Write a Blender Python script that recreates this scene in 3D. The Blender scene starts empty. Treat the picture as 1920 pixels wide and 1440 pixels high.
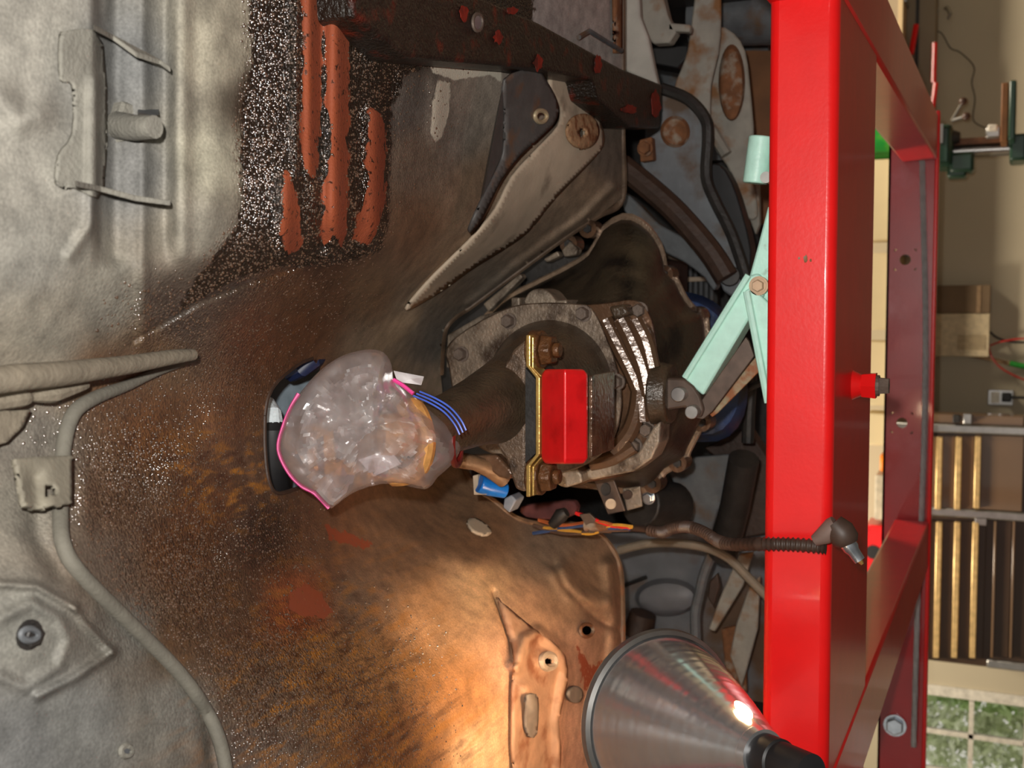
import bpy, bmesh, math, random
import numpy as np
from mathutils import Vector, Matrix, noise as mnoise

random.seed(7)
rng = np.random.default_rng(7)
S = bpy.context.scene
COL = S.collection

# ------------------------------------------------------------------ camera
FPX = 2100.0
CAM = np.array([0.0, 0.0, 1.1])
def _basis():
    v = np.array([(720 - 555) / FPX, (960 - 1905) / FPX, 1.0])      # direction of +Y (along the car) seen by the portrait-held camera
    h = np.array([1.0, -0.028, 0.0])                                # the horizon's direction in the picture
    up = np.cross(h, v); up /= np.linalg.norm(up)
    if up[1] < 0: up = -up
    y = v / np.linalg.norm(v)
    x = np.cross(y, up) * 1.0
    if x[0] < 0: x = -x
    M = np.array([x, y, up])              # rows: world axes in (right, up, forward) picture coordinates
    return M
BM = _basis()
Rw, Uw, Fw = BM[:, 0], BM[:, 1], BM[:, 2]  # picture right/up/forward in world coordinates (camera held upright)
cam_d = bpy.data.cameras.new('camera'); cam = bpy.data.objects.new('camera', cam_d); COL.objects.link(cam)
cx, cy, cz = -Uw, Rw, -Fw                  # the photograph lies on its side: world up is towards the left edge
cam.matrix_world = Matrix(((cx[0], cy[0], cz[0], CAM[0]), (cx[1], cy[1], cz[1], CAM[1]), (cx[2], cy[2], cz[2], CAM[2]), (0, 0, 0, 1)))
cam_d.sensor_width = 36; cam_d.lens = FPX / 1920 * 36; cam_d.clip_start = 0.02; cam_d.clip_end = 200
cam_d.dof.use_dof = True; cam_d.dof.focus_distance = 1.2; cam_d.dof.aperture_fstop = 9.0
S.camera = cam

# ------------------------------------------------------------------ light and exposure
w = bpy.data.worlds.new('daylight'); S.world = w; w.use_nodes = True
bg = w.node_tree.nodes['Background']; bg.inputs[0].default_value = (1.0, 0.95, 0.86, 1); bg.inputs[1].default_value = 0.9
def light(name, kind, loc, power, color, size=0.02):
    d = bpy.data.lights.new(name, kind); d.energy = power; d.color = color
    if kind == 'AREA': d.size = size
    else: d.shadow_soft_size = size
    o = bpy.data.objects.new(name, d); COL.objects.link(o); o.location = loc
    return o
light('camera_flash', 'POINT', tuple(CAM + 0.055 * Rw + 0.035 * Uw - 0.01 * Fw), 60.0, (1.0, 0.965, 0.91), 0.012)
for lx, ly in ((-1.3, 4.3), (1.5, 4.3)):
    lo = light('added_wall_fill', 'AREA', (lx, ly, 2.88), 64.0, (1.0, 0.88, 0.70), 0.5)  # fill lamps added out of view to brighten the back wall
S.view_settings.view_transform = 'Standard'; S.view_settings.look = 'None'
S.view_settings.exposure = 0.0; S.view_settings.gamma = 1.0; S.view_settings.use_curve_mapping = False

# ------------------------------------------------------------------ helpers
def ray(px, py):
    r = (720 - py) / FPX; u = (960 - px) / FPX
    return r * Rw + u * Uw + Fw
def W(px, py, y):                # the point on the upright plane at distance y seen at a pixel
    d = ray(px, py); return CAM + d * (y / d[1])
def WZ(px, py, z):               # the point on the level plane z above the lens
    d = ray(px, py); return CAM + d * (z / d[2])
def pxm(y, px=1100):             # metres per pixel at distance y
    return np.linalg.norm(W(px, 721, y) - W(px, 720, y))

def lin(c):
    return tuple(((v / 255) / 12.92 if v / 255 <= 0.04045 else ((v / 255 + 0.055) / 1.055) ** 2.4) for v in c) + (1.0,)

MATS = {}
def mat(name, rgb, rough=0.6, metal=0.0, var=0.25, scale=40.0, bump=0.0, bscale=200.0, rgb2=None, thr=0.55, coat=0.0, sharp=0.08, spec=0.5):
    if name in MATS: return MATS[name]
    m = bpy.data.materials.new(name); m.use_nodes = True; nt = m.node_tree; N = nt.nodes; L = nt.links
    b = N['Principled BSDF']; b.inputs['Roughness'].default_value = rough; b.inputs['Metallic'].default_value = metal
    b.inputs['Specular IOR Level'].default_value = spec
    if coat: b.inputs['Coat Weight'].default_value = coat; b.inputs['Coat Roughness'].default_value = 0.06
    tc = N.new('ShaderNodeTexCoord')
    nz = N.new('ShaderNodeTexNoise'); nz.inputs['Scale'].default_value = scale; nz.inputs['Detail'].default_value = 6
    L.new(tc.outputs['Object'], nz.inputs['Vector'])
    c1 = lin(rgb)
    mr = N.new('ShaderNodeMapRange'); mr.inputs[1].default_value = 0.25; mr.inputs[2].default_value = 0.75
    mr.inputs[3].default_value = 1 - var; mr.inputs[4].default_value = 1 + var
    L.new(nz.outputs[0], mr.inputs[0])
    mx = N.new('ShaderNodeMix'); mx.data_type = 'RGBA'; mx.blend_type = 'MULTIPLY'; mx.inputs[0].default_value = 1
    mx.inputs[6].default_value = c1; L.new(mr.outputs[0], mx.inputs[7])
    out = mx.outputs[2]
    if rgb2 is not None:
        n2 = N.new('ShaderNodeTexNoise'); n2.inputs['Scale'].default_value = scale * 0.6; n2.inputs['Detail'].default_value = 8
        L.new(tc.outputs['Object'], n2.inputs['Vector'])
        r2 = N.new('ShaderNodeMapRange'); r2.inputs[1].default_value = thr - sharp; r2.inputs[2].default_value = thr + sharp
        L.new(n2.outputs[0], r2.inputs[0])
        m2 = N.new('ShaderNodeMix'); m2.data_type = 'RGBA'; L.new(r2.outputs[0], m2.inputs[0]); L.new(out, m2.inputs[6]); m2.inputs[7].default_value = lin(rgb2)
        out = m2.outputs[2]
    L.new(out, b.inputs['Base Color'])
    if bump:
        n3 = N.new('ShaderNodeTexNoise'); n3.inputs['Scale'].default_value = bscale; n3.inputs['Detail'].default_value = 3
        L.new(tc.outputs['Object'], n3.inputs['Vector'])
        bp = N.new('ShaderNodeBump'); bp.inputs['Strength'].default_value = bump; bp.inputs['Distance'].default_value = 0.004
        L.new(n3.outputs[0], bp.inputs['Height']); L.new(bp.outputs[0], b.inputs['Normal'])
    MATS[name] = m; return m

ORG = {}
def thing(name, label, cat, loc, group=None):
    o = bpy.data.objects.new(name, None); COL.objects.link(o); o.location = tuple(loc); o.empty_display_size = 0.05
    o['label'] = label; o['category'] = cat
    if group: o['group'] = group
    ORG[o.name] = np.array(loc, float); return o
def tag(o, label, cat, group=None):
    o['label'] = label; o['category'] = cat
    if group: o['group'] = group
    return o
def obj(name, VF, m, parent=None, smooth=False, bevel=0.0, label=None, loc=None, seg=2, ang=35):
    V, F = VF
    V = np.array([tuple(v) for v in V], float)
    if parent is not None: org = ORG[parent.name]
    else: org = np.array(loc, float) if loc is not None else np.array([V[:, 0].mean(), V[:, 1].mean(), V[:, 2].min()])
    me = bpy.data.meshes.new(name); me.from_pydata((V - org).tolist(), [], [tuple(f) for f in F]); me.update()
    bm = bmesh.new(); bm.from_mesh(me); bmesh.ops.recalc_face_normals(bm, faces=bm.faces); bm.to_mesh(me); bm.free()
    o = bpy.data.objects.new(name, me); COL.objects.link(o)
    if parent is not None: o.parent = parent
    else: o.location = tuple(org)
    ORG[o.name] = org
    me.materials.append(m)
    if bevel:
        md = o.modifiers.new('bevel', 'BEVEL'); md.width = bevel; md.segments = seg; md.limit_method = 'ANGLE'; md.angle_limit = math.radians(30)
    if smooth: shade(o, ang)
    if label: o['label'] = label
    return o
def shade(o, ang=35):
    me = o.data
    me.polygons.foreach_set('use_smooth', [True] * len(me.polygons))
    try: me.set_sharp_from_angle(angle=math.radians(ang))
    except Exception: pass

def join(*vfs):
    V, F = [], []
    for v, f in vfs:
        n = len(V); V += list(v); F += [tuple(i + n for i in q) for q in f]
    return V, F
def box(a, b):
    x0, y0, z0 = a; x1, y1, z1 = b
    V = [(x0, y0, z0), (x1, y0, z0), (x1, y1, z0), (x0, y1, z0), (x0, y0, z1), (x1, y0, z1), (x1, y1, z1), (x0, y1, z1)]
    return V, [(0, 3, 2, 1), (4, 5, 6, 7), (0, 1, 5, 4), (1, 2, 6, 5), (2, 3, 7, 6), (3, 0, 4, 7)]
def smoothc(pts, n=4, closed=True):
    P = [np.array(p, float) for p in pts]; out = []; N = len(P)
    for i in range(N if closed else N - 1):
        p0 = P[(i - 1) % N] if closed or i > 0 else P[i]; p1 = P[i]; p2 = P[(i + 1) % N]
        p3 = P[(i + 2) % N] if closed or i + 2 < N else P[(i + 1)]
        for k in range(n):
            t = k / n
            out.append(0.5 * ((2 * p1) + (-p0 + p2) * t + (2 * p0 - 5 * p1 + 4 * p2 - p3) * t * t + (-p0 + 3 * p1 - 3 * p2 + p3) * t ** 3))
    if not closed: out.append(P[-1])
    return out
def extrude(A, B):
    n = len(A); V = list(A) + list(B)
    F = [tuple(range(n))[::-1], tuple(range(n, 2 * n))] + [(i, (i + 1) % n, n + (i + 1) % n, n + i) for i in range(n)]
    return V, F
def plate(pts, y, th, sm=0):     # outline on an upright plane, given thickness along the car
    if sm: pts = smoothc(pts, sm)
    A = [W(p[0], p[1], y) for p in pts]; B = [a + np.array([0, th, 0]) for a in A]
    return extrude(A, B)
def platez(pts, z, th, sm=0):    # outline on a level plane
    if sm: pts = smoothc(pts, sm)
    A = [WZ(p[0], p[1], z) for p in pts]; B = [a + np.array([0, 0, th]) for a in A]
    return extrude(A, B)
def quadplate(P4, th_vec): return extrude([np.array(p) for p in P4], [np.array(p) + np.array(th_vec) for p in P4])
def frame(d):
    d = np.array(d, float); d /= np.linalg.norm(d)
    a = np.array([0, 0, 1.0]) if abs(d[2]) < 0.9 else np.array([1.0, 0, 0])
    u = np.cross(d, a); u /= np.linalg.norm(u); return d, u, np.cross(d, u)
def tube(path, r, n=10, cap=True):
    P = [np.array(p, float) for p in path]; k = len(P)
    R = [r] * k if np.isscalar(r) else list(r)
    V, F = [], []; u = None
    for i in range(k):
        d = P[min(i + 1, k - 1)] - P[max(i - 1, 0)]; d /= np.linalg.norm(d)
        if u is None: _, u, _ = frame(d)
        u = u - d * np.dot(u, d); u /= np.linalg.norm(u); v = np.cross(d, u)
        for j in range(n):
            a = 2 * math.pi * j / n; V.append(P[i] + R[i] * (math.cos(a) * u + math.sin(a) * v))
    for i in range(k - 1):
        for j in range(n): F.append((i * n + j, i * n + (j + 1) % n, (i + 1) * n + (j + 1) % n, (i + 1) * n + j))
    if cap: F.append(tuple(range(n))[::-1]); F.append(tuple(range((k - 1) * n, k * n)))
    return V, F
def cyl(p0, p1, r, r1=None, n=16): return tube([p0, p1], [r, r if r1 is None else r1], n)
def hexbolt(p, d, r, h):         # hex head with a washer under it; p is on the seat, d points out
    d = np.array(d, float) / np.linalg.norm(d); p = np.array(p)
    return join(cyl(p - d * 0.2 * h, p + d * 0.18 * h, r * 1.25, n=16), tube([p + d * 0.18 * h, p + d * h * 0.85, p + d * h], [r, r, r * 0.86], 6))
def loft(rings, cap0=True, cap1=True):
    n = len(rings[0]); V = [p for r in rings for p in r]; F = []
    for i in range(len(rings) - 1):
        for j in range(n): F.append((i * n + j, i * n + (j + 1) % n, (i + 1) * n + (j + 1) % n, (i + 1) * n + j))
    if cap0: F.append(tuple(range(n))[::-1])
    if cap1: F.append(tuple(range((len(rings) - 1) * n, len(rings) * n)))
    return V, F
def polar(pts, c, n=64, sm=3):   # resample a star-shaped outline by angle about a centre pixel
    P = np.array(smoothc(pts, sm)) if sm else np.array(pts, float)
    a = np.arctan2(P[:, 1] - c[1], P[:, 0] - c[0]); r = np.hypot(P[:, 0] - c[0], P[:, 1] - c[1])
    o = np.argsort(a); a, r = a[o], r[o]
    t = np.linspace(-math.pi, math.pi, n, endpoint=False)
    rr = np.interp(t, np.concatenate([a - 2 * math.pi, a, a + 2 * math.pi]), np.concatenate([r, r, r]))
    return np.stack([c[0] + rr * np.cos(t), c[1] + rr * np.sin(t)], 1)
def scaled(P, c, s): return np.array(c) + (np.array(P) - np.array(c)) * s
def ring(c, rx, ry, n=48):
    t = np.linspace(-math.pi, math.pi, n, endpoint=False); return np.stack([c[0] + rx * np.cos(t), c[1] + ry * np.sin(t)], 1)
def onY(P, y): return [W(p[0], p[1], y) for p in P]
TOCAM = np.array([0, -1.0, 0])

# ------------------------------------------------------------------ materials
M_tar = mat('tar_black', (34, 27, 22), 0.3, 0, 0.4, 60, 1.0, 260, (92, 30, 18), 0.645)
M_grey = mat('grey_undercoat', (122, 119, 110), 0.8, 0, 0.25, 50, 0.35, 300)
M_greyd = mat('grey_steel_dirty', (92, 95, 98), 0.6, 0, 0.3, 30, 0.15, 150, (92, 70, 50), 0.6)
M_rust = mat('grey_steel_rusty', (150, 146, 136), 0.7, 0, 0.2, 30, 0.2, 150, (132, 92, 55), 0.58)
M_rustb = mat('rust_brown', (120, 78, 48), 0.85, 0, 0.35, 60, 0.3, 200, (150, 140, 125), 0.62)
M_beige = mat('pale_overspray', (188, 170, 148), 0.7, 0, 0.15, 25, 0.1, 200, (110, 95, 80), 0.66)
M_dark = mat('dark_grime', (40, 37, 35), 0.55, 0, 0.4, 30, 0.3, 100)
M_darkb = mat('dark_brown_grime', (62, 44, 34), 0.6, 0, 0.4, 30, 0.3, 100)
M_blackr = mat('black_rubber', (28, 28, 30), 0.5, 0, 0.3, 40)
M_oily = mat('oily_cast_iron', (70, 57, 44), 0.33, 0.15, 0.5, 25, 0.45, 220, (88, 66, 46), 0.62, spec=0.6)
M_oilyb = mat('oily_dark_bell', (62, 53, 40), 0.38, 0.1, 0.45, 22, 0.35, 160, (24, 20, 17), 0.56)
M_alloy = mat('dirty_alloy', (142, 128, 112), 0.5, 0.35, 0.3, 40, 0.4, 220, (70, 55, 42), 0.6)
M_alloyw = mat('wet_alloy', (108, 80, 60), 0.22, 0.25, 0.4, 30, 0.3, 160, (46, 32, 22), 0.56)
M_boltd = mat('dull_bolt_head', (104, 90, 80), 0.6, 0.3, 0.2, 80, 0.2, 300)
M_boltr = mat('rusty_brown_nut', (96, 62, 36), 0.35, 0.2, 0.4, 120, 0.4, 300)
M_zinc = mat('yellow_zinc', (200, 165, 95), 0.3, 0.7, 0.25, 60, 0.1, 200)
M_zincw = mat('bright_zinc', (190, 200, 210), 0.25, 0.9, 0.15, 60)
M_red = mat('red_polyurethane', (222, 24, 28), 0.3, 0, 0.1, 40, 0.05, 300, (190, 15, 20), 0.66, coat=0.3)
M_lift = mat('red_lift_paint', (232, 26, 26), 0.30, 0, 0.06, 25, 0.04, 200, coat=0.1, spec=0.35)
M_liftd = mat('red_lift_paint_dimmed', (176, 20, 28), 0.35, 0, 0.1, 12, 0.04, 200, (190, 70, 80), 0.68, coat=0.3)  # same red, darkened to hold the flash falloff of far parts
M_mint = mat('mint_paint', (190, 235, 220), 0.4, 0, 0.08, 60, 0.1, 200, (120, 100, 75), 0.74)
M_link = mat('brown_steel_link', (88, 72, 62), 0.5, 0.3, 0.3, 60)
M_chrome = mat('spun_aluminium', (245, 246, 248), 0.2, 0.92, 0.08, 30)
M_steel = mat('steel', (170, 168, 165), 0.3, 0.9, 0.15, 40)
M_blue = mat('blue_engine_paint', (22, 52, 100), 0.4, 0, 0.4, 18, 0.2, 100, (25, 25, 28), 0.58)
M_bluec = mat('blue_plastic', (20, 105, 190), 0.3)
M_loom = mat('brown_black_loom', (66, 50, 42), 0.5, 0, 0.2, 40)
M_wall = mat('cream_wall_paint', (196, 184, 158), 0.8, 0, 0.05, 3)
M_wood = mat('brown_wood', (128, 82, 44), 0.6, 0, 0.3, 12)

# ------------------------------------------------------------------ the garage
def struct(name, VF, m, **k):
    o = obj(name, VF, m, **k); o['kind'] = 'structure'; return o
YW = 5.6
HB = 0.195                         # underside of the lift beams above the lens
p_wt = W(1700, 1310, YW); p_wb = W(2080, 1310, YW)
wx1 = W(1830, 1312, YW)[0]; wx0 = wx1 - 0.95; wz0 = 0.75; wz1 = W(1690, 1330, YW)[2]
XL, XR, ZC, YB = -4.0, 4.0, 3.0, -3.5
struct('floor', box((XL, YB, -0.1), (XR, YW, 0)), mat('concrete', (78, 72, 66), 0.7, 0, 0.2, 5))
struct('ground_added', box((-12, -20, -0.1), (12, YB, -0.005)), mat('driveway_asphalt', (80, 78, 76), 0.8, 0, 0.2, 5))  # unseen dark ground, added to keep sky light off the beam undersides
struct('ceiling', box((XL, YB, ZC), (XR, YW + 0.15, ZC + 0.1)), mat('white_ceiling', (215, 208, 195), 0.8))
struct('wall_left', box((XL - 0.1, YB, 0), (XL, YW + 0.15, ZC)), M_wall)
struct('wall_right', box((XR, YB, 0), (XR + 0.1, YW + 0.15, ZC)), M_wall)
wv = join(box((XL, YW, 0), (wx0, YW + 0.15, ZC)), box((wx1, YW, 0), (XR, YW + 0.15, ZC)),
          box((wx0, YW, 0), (wx1, YW + 0.15, wz0)), box((wx0, YW, wz1), (wx1, YW + 0.15, ZC)))
wall = struct('wall_back', wv, M_wall)
M_trim = mat('white_trim', (222, 216, 202), 0.6)
win = struct('window_1', join(box((wx0, YW - 0.015, wz0 - 0.05), (wx1 + 0.05, YW + 0.1, wz0)), box((wx0, YW - 0.015, wz1), (wx1 + 0.05, YW + 0.1, wz1 + 0.05)),
             box((wx1, YW - 0.015, wz0), (wx1 + 0.05, YW + 0.1, wz1)), box((wx0 - 0.05, YW - 0.015, wz0 - 0.05), (wx0, YW + 0.1, wz1 + 0.05))), M_trim)
M_glass = bpy.data.materials.new('window_glass'); M_glass.use_nodes = True
gb = M_glass.node_tree.nodes['Principled BSDF']; gb.inputs['Transmission Weight'].default_value = 1; gb.inputs['Roughness'].default_value = 0.0; gb.inputs['IOR'].default_value = 1.02
mx_ = [wx1 - 0.19 * k for k in range(1, 5)]
mz_ = [W(1820, 1380, YW)[2] + 0.24 * k for k in range(-1, 3)]
for x in mx_: obj('muntin', box((x - 0.011, YW + 0.02, wz0), (x + 0.011, YW + 0.05, wz1)), M_trim, win)
for z in mz_:
    if wz0 + .03 < z < wz1 - .03: obj('muntin', box((wx0, YW + 0.02, z - 0.011), (wx1, YW + 0.05, z + 0.011)), M_trim, win)
xs = [wx0] + mx_[::-1] + [wx1]; zs = [wz0] + [z for z in mz_ if wz0 + .03 < z < wz1 - .03] + [wz1]
for i in range(len(xs) - 1):
    for j in range(len(zs) - 1):
        obj('pane', box((xs[i] + .002, YW + 0.033, zs[j] + .002), (xs[i + 1] - .002, YW + 0.036, zs[j + 1] - .002)), M_glass, win)

for lx, ly in ((-1.3, 4.3), (1.5, 4.3)):  # unseen fixtures added to house the fill lamps
    t_ = thing('added_fixture', 'unseen square white lamp added over the ' + ('tool chest' if lx < 0 else 'drill press'), 'ceiling lamp', (lx, ly, 2.9))
    obj('frame', join(box((lx - .3, ly - .3, 2.9), (lx + .3, ly - .27, 3.0)), box((lx - .3, ly + .27, 2.9), (lx + .3, ly + .3, 3.0)), box((lx - .3, ly - .27, 2.9), (lx - .27, ly + .27, 3.0)), box((lx + .27, ly - .27, 2.9), (lx + .3, ly + .27, 3.0))), M_trim, t_)
    obj('back_plate', box((lx - .27, ly - .27, 2.96), (lx + .27, ly + .27, 3.0)), M_trim, t_)
# shrubs outside the window
def shrub(name, label, c, r, n, m):
    t = thing(name, label, 'shrub', (c[0], c[1], 0.0), 'shrubs outside the garage window')
    V, F = [], []
    for k in range(n):
        d = rng.normal(size=3); d /= np.linalg.norm(d); p = np.array(c) + d * np.array(r) * rng.uniform(.55, 1)
        a = rng.normal(size=3); a /= np.linalg.norm(a); b = np.cross(a, rng.normal(size=3)); b /= np.linalg.norm(b)
        s = rng.uniform(.03, .07); i = len(V)
        V += [p - a * s, p + b * s * .35, p + a * s, p - b * s * .35]; F.append((i, i + 1, i + 2, i + 3))
    fo = obj('foliage', (V, F), m, t); fo['kind'] = 'stuff'
    obj('stem', tube([(c[0], c[1], 0), (c[0] + .05, c[1], c[2] * .6), (c[0], c[1] + .05, c[2])], [.04, .03, .015], 8), M_wood, t)
M_leaf = mat('leaf_green', (190, 215, 160), 0.6, 0, 0.4, 8); M_leaf2 = mat('leaf_pale', (225, 232, 205), 0.6, 0, 0.4, 8)
shrub('garden_shrub', 'mid green leafy shrub seen through the window panes', (wx1 - .15, 7.2, 1.25), (.45, .4, .9), 5200, M_leaf)
shrub('garden_shrub', 'pale green loose shrub seen through the window panes', (wx1 - 1.0, 8.6, 1.35), (.62, .4, 1.0), 5200, M_leaf2)
gr = struct('ground_outside', box((-6, YW + .15, -0.12), (4, 12, -0.02)), mat('lawn', (140, 160, 100), 0.9, 0, 0.3, 10))

# ------------------------------------------------------------------ the lift
lift = thing('car_lift', 'glossy red steel car lift with two crossbeams carrying the car', 'car lift', (0, 1.4, 0))
zb = 1.1 + HB
yN = W(1560, 720, 1.0); 
def y_at(px, py, z):  return WZ(px, py, z)[1]
y0 = y_at(1563, 720, HB); y1 = y_at(1634, 720, HB)
zt = W(1434, 720, y0)[2]
BX = 1.35
nb = obj('crossbeam', box((-BX, y0, zb), (BX, y1, zt)), M_lift, lift, True, 0.012, 'bright red near crossbeam', seg=4)
yf = y_at(1750, 640, HB); zft = W(1660, 640, yf)[2]
hx = [W(1696, 487, yf)[0], W(1693, 793, yf)[0]]; hz = W(1694, 640, yf)[2]
# far beam: a channel open to the rear, with a web, two flanges and holes through the web
def webwithholes(x0, x1, z0, z1, y, th, hs, hzz, r, n=20):
    V, F = [], []
    xsb = [x0] + [v for h in sorted(hs) for v in (h - r * 2, h + r * 2)] + [x1]
    parts = []
    for i in range(0, len(xsb) - 1):
        if i % 2 == 0: parts.append(box((xsb[i], y, z0), (xsb[i + 1], y + th, z1)))
        else:
            c = (xsb[i] + xsb[i + 1]) / 2; h = 2 * r
            parts.append(box((xsb[i], y, z0), (xsb[i + 1], y + th, hzz - h))); parts.append(box((xsb[i], y, hzz + h), (xsb[i + 1], y + th, z1)))
            sq, ci = [], []
            for k in range(n):
                a = 2 * math.pi * k / n; s = h / max(abs(math.cos(a)), abs(math.sin(a)))
                sq.append((c + s * math.cos(a), hzz + s * math.sin(a))); ci.append((c + r * math.cos(a), hzz + r * math.sin(a)))
            v = [(p[0], y, p[1]) for p in sq] + [(p[0], y, p[1]) for p in ci] + [(p[0], y + th, p[1]) for p in sq] + [(p[0], y + th, p[1]) for p in ci]
            f = []
            for k in range(n):
                q = (k + 1) % n
                f += [(k, q, n + q, n + k), (2 * n + k, 3 * n + k, 3 * n + q, 2 * n + q), (n + k, n + q, 3 * n + q, 3 * n + k)]
            parts.append((v, f))
    return join(*parts)
XFE = WZ(1700, 80, HB)[0] + .01
fb = obj('crossbeam', webwithholes(-BX, XFE, zb, zft, yf, 0.008, hx, hz, 0.014), M_liftd, lift, False, 0, 'far crossbeam, red darkened for flash falloff, with round holes')
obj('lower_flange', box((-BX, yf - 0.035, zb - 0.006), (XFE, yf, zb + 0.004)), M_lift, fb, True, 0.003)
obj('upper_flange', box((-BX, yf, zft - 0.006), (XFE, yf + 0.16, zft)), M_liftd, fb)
# wire rope along the far beam
rp = [W(1728, 255, yf - .02), W(1731, 400, yf - .02), W(1735, 560, yf - .02), W(1735, 700, yf - .02), W(1732, 850, yf - .02), W(1727, 985, yf - .02), W(1722, 1090, yf - .02), W(1713, 1400, yf - .02)]
rpath = smoothc(rp, 14, False)
strands = []
for k in range(5):
    q = []
    for i, p in enumerate(rpath):
        a = i * 0.55 + k * 2 * math.pi / 5; q.append(p + 0.0042 * np.array([0, math.cos(a), math.sin(a)]))
    strands.append(tube(q, 0.0036, 6))
obj('wire_rope', join(*strands), mat('galvanised_rope', (170, 172, 172), .45, .2, .2, 60), lift, True)
# runways: inner side plates and undersides
def runway(xi, xo, sgn):
    a = obj('runway', box((min(xi, xo), y0 - 0.2 if sgn > 0 else y0 - .2, zb - 0.002), (max(xi, xo), yf - 0.03, zb + 0.085)), M_lift, lift, True, 0.006)
    return a
xA = WZ(1650, 118, HB)[0]; xB = WZ(1700, 80, HB)[0]
xC = WZ(1650, 1212, HB)[0]; xD = WZ(1690, 1216, HB)[0]
print('beam', y0, y1, zb, zt, 'far', yf, zft, 'runway', xA, xB, xC, xD)
runway(xA, max(xB, xA + .1), 1); runway(xC, min(xD, xC - .1), -1)
obj('safety_bolt', hexbolt(W(1678, 1360, yf - .004), TOCAM, 0.024, 0.016), M_zincw, lift, True)
# red nut and bolt hanging under the near beam
bp_ = WZ(1599, 722, HB)
obj('flange_nut', join(cyl(bp_ + [0, 0, .002], bp_ - [0, 0, .012], .021, .014), cyl(bp_ - [0, 0, .012], bp_ - [0, 0, .030], .017, .019, 6)), M_lift, lift, True)
obj('bolt_head', join(cyl(bp_ - [0, 0, .030], bp_ - [0, 0, .034], .014), cyl(bp_ - [0, 0, .034], bp_ - [0, 0, .046], .012, .011, 6)), M_boltd, lift)
for cpx, cpy, ra in ((1510,486,5), (1498,484,2), (1520,488,2)):
    obj('paint_chip', plate([(cpx + ra * math.cos(a) * random.uniform(.6, 1.2), cpy + ra * 1.6 * math.sin(a) * random.uniform(.6, 1.2)) for a in np.linspace(0, 2 * math.pi, 10, endpoint=False)], y0 - .0004, .0006), M_rustb, nb)
# posts at the corners (out of frame, they carry the beams)
for sx in (-1, 1):
    for yy in ((y0 + y1) / 2, yf + .08):
        if sx > 0 and yy > 2.5: continue
        obj('post', box((sx * (BX + .05) - .05, yy - .05, 0), (sx * (BX + .05) + .05, yy + .05, 2.0)), M_liftd, lift, False, .004)

# ------------------------------------------------------------------ the car underbody
car = thing('car_underbody', 'oily grey and brown car underbody with a transmission tunnel, raised on the lift', 'car', (0, 1.2, 1.1 + .55))
CP = np.array([
 (-300,-300,.60),(0,0,.60),(0,300,.60),(0,600,.61),(200,0,.60),(200,300,.60),(450,0,.60),(450,250,.60),(300,450,.60),(-300,500,.60),
 (600,-300,.60),(1000,-300,.60),(600,0,.60),(600,250,.60),(600,440,.605),(720,100,.60),(700,430,.615),
 (820,150,.62),(850,260,.64),(930,300,.645),(800,360,.64),(1000,60,.60),(1150,40,.60),(1100,20,.60),(1100,200,.61),(1100,270,.605),(1160,300,.61),(1160,370,.62),
 (480,520,.625),(600,510,.65),(650,570,.71),(700,610,.76),(800,500,.70),(900,420,.66),(830,680,.88),(1060,440,.68),(960,520,.76),(880,580,.83),
 (530,700,.74),(530,800,.75),(530,900,.74),(650,750,.82),(700,850,.84),(830,800,.9),
 (300,700,.69),(200,800,.68),(0,750,.66),(-300,750,.65),
 (850,900,.85),(900,920,.80),(960,975,.74),(1010,985,.72),(1100,990,.68),(1150,1040,.64),(1163,1100,.62),(1163,1300,.60),(1163,1440,.60),
 (700,1000,.77),(700,1100,.71),(800,1200,.665),(900,1200,.63),(600,1200,.665),(500,1100,.69),(400,1000,.69),(300,900,.685),(200,900,.67),(300,1100,.65),(400,1300,.615),
 (450,1440,.60),(650,1440,.60),(900,1440,.60),(1100,1250,.60),(950,1050,.69),
 (150,1000,.635),(100,1100,.60),(0,1100,.60),(0,1400,.60),(200,1300,.60),(-300,1200,.60),(300,1440,.60),(-300,1740,.6),(600,1740,.6),(1163,1740,.6),(-700,-1100,.6),(-700,400,.61),(-700,750,.64),(-700,1200,.6),(-700,2400,.6),(300,-1100,.6),(1166,-1100,.6),(300,2400,.6),(1166,2400,.6)], float)
def tps_fit(X, v, lam=1e-4):
    n = len(X); d = np.hypot(X[:, None, 0] - X[None, :, 0], X[:, None, 1] - X[None, :, 1]) / 500
    K = np.where(d > 0, d * d * np.log(d + 1e-12), 0) + lam * np.eye(n)
    P = np.c_[np.ones(n), X / 500]; A = np.zeros((n + 3, n + 3)); A[:n, :n] = K; A[:n, n:] = P; A[n:, :n] = P.T
    return np.linalg.solve(A, np.r_[v, np.zeros(3)])
_co = tps_fit(CP[:, :2], CP[:, 2], 2e-3)
def zbase(Q):
    Q = np.atleast_2d(np.array(Q, float)); d = np.hypot(Q[:, None, 0] - CP[None, :, 0], Q[:, None, 1] - CP[None, :, 1]) / 500
    K = np.where(d > 0, d * d * np.log(d + 1e-12), 0)
    return K @ _co[:-3] + np.c_[np.ones(len(Q)), Q / 500] @ _co[-3:]
def segdist(Q, pts, closed=False):
    P = np.array(pts, float); m = len(P) if closed else len(P) - 1; best = np.full(len(Q), 1e9)
    for i in range(m):
        a, b = P[i], P[(i + 1) % len(P)]; ab = b - a; t = np.clip(((Q - a) @ ab) / (ab @ ab + 1e-9), 0, 1)
        best = np.minimum(best, np.hypot(*(Q - a - t[:, None] * ab).T))
    return best
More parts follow.
